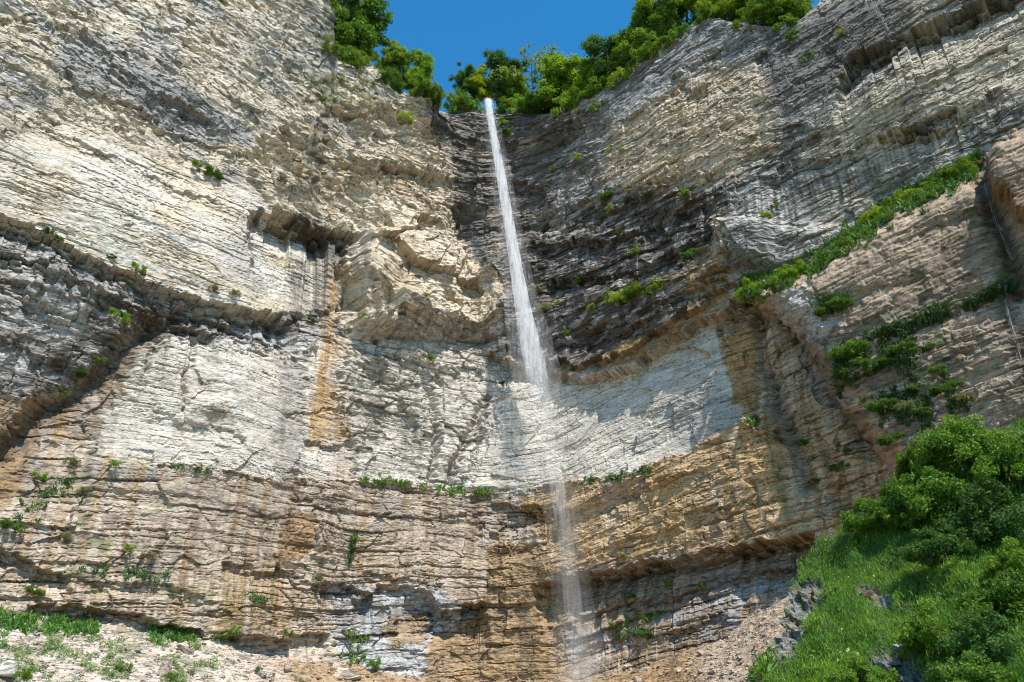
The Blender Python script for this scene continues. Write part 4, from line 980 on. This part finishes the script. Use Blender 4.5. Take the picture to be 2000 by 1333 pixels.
tag(link('bank_grass', mesh('bank_grass', V, Fq, M_GRASS, c)), 'thick fresh grass covering the steep bank', 'grass', kind='stuff')
def strip(name, pts, n, wpx, ln, cols, seed, label, wd=.06):
    g = np.random.default_rng(seed); Q = []
    p = np.array(pts, float); t = np.concatenate([[0], np.cumsum(np.hypot(*np.diff(p, axis=0).T))])
    for k in range(max(20, n // 14)):
        q = g.uniform(0, t[-1]); x = np.interp(q, t, p[:, 0]); y = np.interp(q, t, p[:, 1]) + g.normal() * wpx
        if pn(x / 25., y / 25., seed) > -.25: Q.append(at(x, y))
    return blades(np.array(Q), n, ln, wd, cols, seed)
def strips(name, L, label, cat='grass'):
    V, F_, c, o = [], [], [], 0
    for a in L:
        v, f, k = strip(name, *a, '')
        V.append(v); F_.append(f + o); c.append(k); o += len(v)
    tag(link(name, mesh(name, np.concatenate(V), np.concatenate(F_), M_GRASS, np.concatenate(c))), label, cat, kind='stuff')
GR = ((.06, .13, .03), (.13, .21, .03)); GD = ((.05, .11, .035), (.09, .15, .05)); GY = ((.13, .17, .05), (.19, .21, .06))
strips('ledge_grass', [
 ([(705, 943), (780, 948), (830, 955)], 700, 3, .7, GR, 411), ([(850, 962), (960, 968)], 700, 4, .8, GR, 412), ([(1110, 945), (1200, 935), (1270, 918)], 600, 3, .6, GD, 413), ([(330, 912), (420, 925)], 250, 2, .5, GD, 414),
 ([(600, 160), (760, 155)], 700, 14, .5, GY, 415), ([(600, 200), (720, 195)], 400, 6, .5, GY, 416), ([(840, 190), (940, 196)], 900, 8, .9, GR, 417), ([(960, 195), (1100, 200)], 1200, 8, 1.0, GR, 418), ([(1100, 195), (1320, 60)], 900, 8, .6, GY, 419),
 ([(690, 1080), (682, 1100), (700, 1040)], 300, 4, .6, GD, 420), ([(1190, 1225), (1300, 1200)], 400, 5, .6, GR, 421), ([(1200, 1245), (1270, 1232)], 400, 4, .6, GD, 422), ([(480, 1165), (520, 1175)], 200, 5, .6, GD, 423), ([(30, 1020), (90, 960), (150, 930)], 400, 12, .7, GD, 424),
 ([(160, 1110), (330, 1135)], 400, 8, .6, GD, 425), ([(670, 1245), (730, 1250)], 300, 4, .6, GR, 426), ([(660, 1290), (740, 1295)], 300, 8, .6, GR, 427), ([(1450, 830), (1480, 815)], 200, 4, .6, GR, 428), ([(1180, 585), (1300, 560)], 700, 6, .7, ((.12, .2, .03), (.2, .26, .03)), 429)],
 'thin lines of grass growing along the narrow cliff ledges')
strips('buttress_grass', [
 ([(1440, 575), (1580, 525), (1660, 465), (1750, 405), (1850, 355), (1915, 318)], 15000, 11, .9, ((.06, .16, .03), (.14, .25, .03)), 431), ([(1640, 690), (1720, 655), (1840, 615), (1980, 560)], 4500, 6, .8, GD, 432),
 ([(1650, 700), (1640, 760)], 3000, 16, 1.1, GD, 433), ([(1720, 690), (1790, 700)], 1800, 20, .8, GD, 434), ([(1720, 790), (1820, 810)], 2200, 18, .9, GD, 435), ([(1600, 605), (1660, 590)], 1500, 8, 1.1, GD, 436), ([(1840, 760), (1890, 790)], 400, 18, .8, GD, 437)],
 'green grass along the sloping ledge and cushions of the brown buttress')
strips('scree_grass', [([(-60, 1215), (0, 1215), (190, 1235)], 3400, 9, .75, ((.05, .13, .03), (.10, .19, .03)), 441), ([(290, 1240), (380, 1245)], 1300, 7, .7, ((.05, .13, .03), (.10, .18, .03)), 442), ([(420, 1240), (470, 1245)], 300, 5, .6, GR, 443), ([(1500, 1290), (1470, 1330)], 700, 12, .7, GR, 444)],
 'dark green tall grass at the foot of the cliff above the scree')

# ------------------------------------------------------------------ stones
def hull(seed, n=18, sq=(1, .8, .7)):
    bm = bmesh.new(); g = random.Random(seed)
    for k in range(n):
        v = Vector((g.gauss(0, 1), g.gauss(0, 1), g.gauss(0, 1))).normalized() * g.uniform(.75, 1)
        bm.verts.new((v.x * sq[0], v.y * sq[1], v.z * sq[2]))
    r = bmesh.ops.convex_hull(bm, input=bm.verts)
    for v in [v for v in bm.verts if not v.link_faces]: bm.verts.remove(v)
    bmesh.ops.triangulate(bm, faces=bm.faces)
    bm.verts.index_update()
    V = np.array([v.co[:] for v in bm.verts]); F_ = np.array([[v.index for v in f.verts] for f in bm.faces]); bm.free()
    return V, F_
HULLS = [hull(k, 14 + k % 5, (1, .6 + .1 * (k % 4), .45 + .1 * (k % 5))) for k in range(10)]
def gravel():
    g = np.random.default_rng(501); Pp, px, py, col = SCREE
    inb = (px > -80) & (px < 1520) & (py < 1380) & (py > 1150)
    w_ = Pp[inb]; cc = col[inb]; V, F_, Cc, o = [], [], [], 0
    idx = g.integers(0, len(w_), 11000)
    for q, k in enumerate(idx):
        v, f = HULLS[q % 6]; sz = .05 + .16 * g.random() ** 3 * 1.6
        a = g.random() * 6.28; ca, sa = math.cos(a), math.sin(a)
        vv = v * sz @ np.array([[ca, sa, 0], [-sa, ca, 0], [0, 0, 1]]) + w_[k]
        V.append(vv); F_.append(f + o); o += len(v); Cc.append(np.repeat((cc[k] * .75 + C['pink'] * .3 * (.6 + .6 * g.random()))[None], len(v), 0))
    tag(link('gravel', mesh('gravel', np.concatenate(V), np.concatenate(F_), M_SCREE, np.concatenate([np.concatenate(Cc), np.zeros((o, 1))], 1))), 'small broken limestone rubble lying over the scree', 'gravel', kind='stuff')
gravel()
STONE_M = {}
def stone_mesh(k, c, nm='stone'):
    if (k, nm) not in STONE_M:
        v, f = HULLS[k]
        STONE_M[(k, nm)] = mesh(nm, v, f, M_SCREE, np.concatenate([np.broadcast_to(c, v.shape), np.zeros((len(v), 1))], 1))
    return STONE_M[(k, nm)]
def put_stone(name, px, py, half, k, c, label, group, sc=(1, 1, 1), rot=None):
    p = at(px, py); s = half * PXM(p); o = link(name, stone_mesh(k, c, name + str(int(c[0] * 100)))); o.data.name = 'stone'
    o.location = p + np.array([0, 0, s * sc[2] * .25]); o.scale = (s * sc[0], s * sc[1], s * sc[2]); o.rotation_euler = rot or (random.uniform(-.4, .4), random.uniform(-.4, .4), random.uniform(0, 6))
    tag(o, label, 'rock', group)
put_stone('boulder', 316, 1318, 20, 4, C['pink'] * .8, 'pointed brownish boulder standing on the pale scree', None, (.8, .8, 1.7), (.1, .15, .4))
put_stone('boulder', 365, 1272, 19, 2, C['pink'] * .8, 'low grey boulder where scree meets the cliff foot', None, (1.2, .8, .7))
put_stone('boulder', 10, 1322, 34, 6, C['white'] * 1.1, 'large white boulder in the lowest corner of the scree', None)
put_stone('boulder', 670, 1326, 24, 3, C['pink'], 'rounded pinkish boulder at the ochre edge of the scree', None)
put_stone('boulder', 690, 1331, 18, 5, C['pink'], 'second pinkish boulder touching the rounded one on the ochre edge', None)
put_stone('boulder', 560, 1310, 11, 7, C['pink'] * .8, 'small brown boulder on scree below the ochre soil', None)
put_stone('boulder', 510, 1316, 14, 8, C['white'], 'whitish boulder with herbs beside it on the scree', None)
put_stone('boulder', 265, 1270, 9, 1, C['white'], 'flat pale slab lying high on the scree', None, (1.6, .8, .4))
put_stone('outcrop_stone', 1663, 1052, 15, 2, C['grey'] * 1.3, 'grey slab poking out of the grass near the crest', None, (1.2, .8, .5))
put_stone('outcrop_stone', 1648, 1074, 14, 4, C['pink'] * .7, 'brownish slab just below the grey one near the crest', None, (1.2, .8, .5))
put_stone('outcrop_stone', 1775, 1278, 26, 3, C['grey'] * 1.3, 'grey stone block under the olive shrub', None, (1.3, .8, .7))
put_stone('outcrop_stone', 1750, 1300, 18, 5, C['grey'] * 1.2, 'grey block between the low shrub and the other blocks', None)
put_stone('outcrop_stone', 1850, 1330, 30, 6, C['grey'] * 1.3, 'large grey block lowest on the bank', None)
put_stone('outcrop_stone', 1692, 1165, 17, 7, C['brown'] * .7, 'dark brown stone in the hollow of the grass', None)
g = random.Random(5); cnt = 0
while cnt < 150:
    x = g.uniform(0, 1480); y = g.uniform(1240, 1345)
    if y < np.interp(x, [p[0] for p in FOOT], [p[1] for p in FOOT]) + 6: continue
    far = x > 1150; h = g.uniform(2.5, 6) * (1.7 if far else 1.1)
    oc = 500 < x < 1150
    put_stone('loose_rock', x, y, h, cnt % 10, C['ochre'] * .8 if oc else C['pink'] * 1.05, 'small ochre stained rock on the scree at the waterfall foot' if oc else ('small pinkish rock in the rubble beside the grassy bank' if far else 'small pale rock lying on the open scree'),
              'ochre rocks under the waterfall' if oc else ('pink rubble rocks by the bank' if far else 'pale rocks on the open scree'))
    cnt += 1
def herbs():
    g = np.random.default_rng(601); cl = []
    for k in range(420):
        x = g.uniform(-40, 420) if g.random() < .85 else g.uniform(420, 760); y = g.uniform(1245, 1340)
        if fbm(x / 70., y / 25., 2, 602) < -.02 + max(0, (x - 180) / 900): continue
        p = at(x, y); cl.append((p[0], p[1], p[2] + .12, g.uniform(.18, .42)))
    V, Fq, c = foliage(cl, 16000, .13, (.10, .19, .06), (.22, .31, .12), 603)
    tag(link('scree_herbs', mesh('scree_herbs', V, Fq, M_LEAF, c)), 'pale green low herbs spreading over the scree', 'herbs', kind='stuff')
herbs()
for i, (x, y, h, k, lab) in enumerate(((35, 1322, 24, 'small_a', 'bright bush beside the white corner boulder'), (240, 1308, 14, 'small_a', 'leafy herb bush on the scree nearest the pointed boulder'), (335, 1326, 12, 'small_a', 'little bush at the foot of the pointed boulder'), (372, 1312, 9, 'dry', 'tiny dull bush on bare scree'), (505, 1308, 10, 'small_b', 'dark little bush by the whitish boulder'), (725, 1300, 14, 'small_a', 'green bush at the cliff foot by the pinkish boulders'), (560, 1240, 12, 'small_a', 'bush at the cliff foot under the ochre overhang'), (450, 1244, 10, 'small_a', 'light bush at the cliff foot next to the tall grass'))):
    put_shrub('scree_shrub', x, y, h, k, lab, 'little bushes on the scree', i, .9, .2)
def flowers():
    g = np.random.default_rng(611); cl = []
    for cx, cy, n_, w_ in ((1985, 1045, 30, 18), (1665, 1305, 14, 16), (1720, 1110, 6, 50), (1620, 1260, 4, 30)):
        for k in range(n_):
            p = at(cx + g.normal() * w_, cy + g.normal() * w_ * .6); cl.append((p[0] - .1, p[1] - .3, p[2] + .35, .05))
    V, Fq, c = foliage(cl, len(cl) * 7, .045, (.75, .75, .7), (.8, .8, .75), 612, 1.0, 1.0)
    tag(link('white_flowers', mesh('white_flowers', V, Fq, M_LEAF, c)), 'scattered white flower heads in the bank grass', 'flowers', kind='stuff')
flowers()

# ------------------------------------------------------------------ the waterfall
def spray_material(name, dens, soft):
    m, t, p, out = new_mat(name); t.nodes.remove(p)
    v = N(t, 'ShaderNodeVolumePrincipled'); v.inputs['Color'].default_value = (1, 1, 1, 1); v.inputs['Anisotropy'].default_value = .15
    tc = N(t, 'ShaderNodeTexCoord'); mp = N(t, 'ShaderNodeMapping'); mp.inputs['Scale'].default_value = (1.6, 1.6, .16)
    n1 = N(t, 'ShaderNodeTexNoise', Scale=1.6, Detail=4.0, Roughness=.6)
    t.links.new(tc.outputs['Object'], mp.inputs[0]); t.links.new(mp.outputs[0], n1.inputs['Vector'])
    r = N(t, 'ShaderNodeMapRange'); r.inputs[1].default_value = .40; r.inputs[2].default_value = .66; r.inputs[3].default_value = .06; r.inputs[4].default_value = 2.0
    t.links.new(n1.outputs[0], r.inputs[0])
    sp = N(t, 'ShaderNodeSeparateXYZ'); t.links.new(tc.outputs['Object'], sp.inputs[0])
    cr = N(t, 'ShaderNodeFloatCurve')
    mr = N(t, 'ShaderNodeMapRange'); mr.inputs[1].default_value = 0; mr.inputs[2].default_value = 110
    t.links.new(sp.outputs[2], mr.inputs[0]); t.links.new(mr.outputs[0], cr.inputs['Value'])
    c = cr.mapping.curves[0]
    pts = dens
    c.points[0].location = (pts[0][0] / 110, pts[0][1]); c.points[1].location = (pts[-1][0] / 110, pts[-1][1])
    for z_, d_ in pts[1:-1]: c.points.new(z_ / 110, d_)
    for q in c.points: q.handle_type = 'VECTOR'
    cr.mapping.update()
    ml = N(t, 'ShaderNodeMath', operation='MULTIPLY'); ml2 = N(t, 'ShaderNodeMath', operation='MULTIPLY'); ml2.inputs[1].default_value = soft
    t.links.new(r.outputs[0], ml.inputs[0]); t.links.new(cr.outputs[0], ml.inputs[1]); t.links.new(ml.outputs[0], ml2.inputs[0])
    t.links.new(ml2.outputs[0], v.inputs['Density']); t.links.new(v.outputs[0], out.inputs['Volume'])
    return m
def droplet_material():
    m, t, p, out = new_mat('white water'); 
    p.inputs['Base Color'].default_value = (.82, .84, .86, 1); p.inputs['Roughness'].default_value = .6
    tr = N(t, 'ShaderNodeBsdfTranslucent'); tr.inputs[0].default_value = (.8, .83, .86, 1)
    tp = N(t, 'ShaderNodeBsdfTransparent')
    mx = N(t, 'ShaderNodeMixShader'); mx.inputs[0].default_value = .5; mx2 = N(t, 'ShaderNodeMixShader'); mx2.inputs[0].default_value = .36
    t.links.new(p.outputs[0], mx.inputs[1]); t.links.new(tr.outputs[0], mx.inputs[2])
    t.links.new(tp.outputs[0], mx2.inputs[1]); t.links.new(mx.outputs[0], mx2.inputs[2]); t.links.new(mx2.outputs[0], out.inputs[0])
    return m
M_DROP = droplet_material()
def path_pt(px, py, off):
    a, e = azel(px, py); r = float(Rwall(np.array([a]))[0]) - off
    return np.array([r * math.sin(a), r * math.cos(a), CAM_Z + r * e])
FALL = [(953, 194, 6, -0.2), (957, 225, 7, 1.2), (965, 270, 8, 1.9), (976, 330, 9, 2.6), (987, 395, 10, 3.2), (998, 460, 11, 3.8), (1009, 530, 13, 4.3), (1021, 600, 16, 4.7), (1033, 660, 20, 5.0), (1046, 720, 22, 5.2), (1058, 780, 20, 5.4),
        (1070, 850, 16, 5.6), (1084, 920, 15, 5.8), (1097, 1000, 16, 6), (1108, 1080, 16, 6), (1117, 1160, 17, 6.2), (1126, 1240, 20, 6.4), (1135, 1340, 25, 6.6)]
def tube_along(pts, k=20, f=1.0):
    ctr = np.array([path_pt(x, y, o) for x, y, w_, o in pts]); rad = np.array([w_ * f * PXM(c_) for (x, y, w_, o), c_ in zip(pts, ctr)])
    V = []
    for c_, r in zip(ctr, rad):
        for i in range(k):
            t = 2 * math.pi * i / k; V.append(c_ + np.array([math.cos(t) * r, math.sin(t) * r * .8, 0]))
    n = len(pts); i = np.arange(n * k).reshape(n, k); j = np.roll(i, -1, 1)
    Fq = np.stack([i[:-1], j[:-1], j[1:], i[1:]], -1).reshape(-1, 4)
    V += [ctr[0], ctr[-1]]
    cap = [[i[0, q], i[0, (q + 1) % k], n * k, n * k] for q in range(k)]
    return np.array(V), Fq, i, ctr, rad
def closed_tube(name, pts, mat, parent, f=1.0):
    V, Fq, i, ctr, rad = tube_along(pts, 20, f)
    bm = bmesh.new(); vs = [bm.verts.new(v) for v in V[:-2]]
    for q in Fq: bm.faces.new([vs[a] for a in q])
    bm.faces.new([vs[a] for a in i[0]][::-1]); bm.faces.new([vs[a] for a in i[-1]])
    bmesh.ops.recalc_face_normals(bm, faces=bm.faces)
    me = bpy.data.meshes.new(name); bm.to_mesh(me); bm.free(); me.materials.append(mat)
    return link(name, me, parent), ctr, rad
def streaks(name, pts, n, seed, parent, wd, ln, core=.5, fade=None):
    g = np.random.default_rng(seed)
    ctr = np.array([path_pt(x, y, o) for x, y, w_, o in pts]); rad = np.array([w_ * PXM(c_) for (x, y, w_, o), c_ in zip(pts, ctr)])
    tt = np.arange(len(pts)); q = g.random(n) ** (fade or 1.0) * (len(pts) - 1.02)
    def pos(t): return np.stack([np.interp(t, tt, ctr[:, k]) for k in range(3)], -1)
    c0 = pos(q); r = np.interp(q, tt, rad)[:, None]
    o = g.normal(size=(n, 2)) * core; off = np.concatenate([o[:, :1], o[:, 1:] * .8, np.zeros((n, 1))], 1)
    # pulses: the water comes down in clumps that hang out to either side
    npu = 90; pq = g.random(npu) ** (fade or 1.0) * (len(pts) - 1.6); pk = g.integers(0, npu, n); inp = g.random(n) < .6
    q = np.where(inp, np.clip(pq[pk] + g.normal(size=n) * .16, 0, len(pts) - 1.02), q)
    c0 = pos(q); r = np.interp(q, tt, rad)[:, None]
    sh_ = np.where(inp, g.normal(size=npu)[pk] * .55, 0)[:, None]
    off[:, :1] = np.where(inp[:, None], off[:, :1] * .7 + sh_, off[:, :1])
    L = ln * (.4 + g.random(n)); dz = np.abs(np.gradient(ctr[:, 2])).mean()
    p0 = c0 + off * r; p1 = pos(np.minimum(q + L / dz, len(pts) - 1)) + off * r * 1.1
    w_ = (wd * (.5 + g.random(n)))[:, None]; sx = g.normal(size=(n, 3)); sx[:, 2] = 0; sx /= np.linalg.norm(sx, axis=1, keepdims=True)
    m = (p0 + p1) / 2
    V = np.stack([p0, m + sx * w_, p1, m - sx * w_], 1)
    return link(name, mesh(name, V.reshape(-1, 3), np.arange(4 * n).reshape(n, 4), M_DROP), parent)
wf = thing('waterfall', path_pt(953, 190, .2), 'tall thin white waterfall plunging down the middle of the cliff', 'waterfall')
M_JET = spray_material('falling water', [(0, .08), (22, .08), (30, .16), (34, .06), (42, .09), (48, .42), (56, .80), (64, .75), (75, .75), (90, .8), (101, 1.0)], 1.5)
M_MIST = spray_material('fine spray', [(0, .22), (30, .22), (55, .3), (70, .3), (101, .1)], .16)
inv = -Vector(wf.location)
for nm, mt, f in (('water_jet', M_JET, 1.0), ('spray_mist', M_MIST, 2.3)):
    o, ctr, rad = closed_tube(nm, FALL, mt, wf, f); o.location = inv
o = streaks('water_streaks', FALL[:11], 5200, 701, wf, .024, 1.1, .42, 1.9); o.location = inv

def stream(pts, n, wd, seed, label, core=.35):
    t = thing('side_stream', at(pts[0][0], pts[0][1]), label, 'waterfall', 'thin side streams on the cliff')
    g = np.random.default_rng(seed); P_ = []
    for x, y, w_ in pts:
        p = at(x, y); P_.append(p + (CAMP - p) / np.linalg.norm(CAMP - p) * .8)
    P_ = np.array(P_); rad = np.array([w_ * PXM(p) for (x, y, w_), p in zip(pts, P_)])
    tt = np.arange(len(P_)); q = g.random(n) * (len(P_) - 1)
    def pos(t_): return np.stack([np.interp(t_, tt, P_[:, k]) for k in range(3)], -1)
    r = np.interp(q, tt, rad)[:, None]; o = np.concatenate([g.normal(size=(n, 2)) * core, np.zeros((n, 1))], 1) * r
    p0 = pos(q) + o; p1 = pos(np.minimum(q + .5, len(P_) - 1)) + o * 1.05; m_ = (p0 + p1) / 2
    sx = g.normal(size=(n, 3)); sx[:, 2] = 0; sx = sx / np.linalg.norm(sx, axis=1, keepdims=True) * wd
    V = np.stack([p0, m_ + sx, p1, m_ - sx], 1)
    o = link('water_streaks', mesh('water_streaks', V.reshape(-1, 3), np.arange(4 * n).reshape(n, 4), M_DROP), t); o.location = -Vector(t.location)
stream([(1916, 335, 3), (1930, 390, 5), (1945, 430, 5), (1962, 470, 4), (1975, 510, 4)], 80, .016, 711, 'thin stream trickling past the overhanging brown block')
stream([(1960, 578, 3), (1970, 620, 4), (1980, 650, 6), (1995, 700, 9)], 60, .016, 712, 'thin stream low on the brown buttress at the frame edge')
stream([(1700, -10, 4), (1715, 20, 7), (1735, 60, 9), (1750, 85, 10)], 34, .02, 713, 'faint spray stream at the top of the dark stained wall')
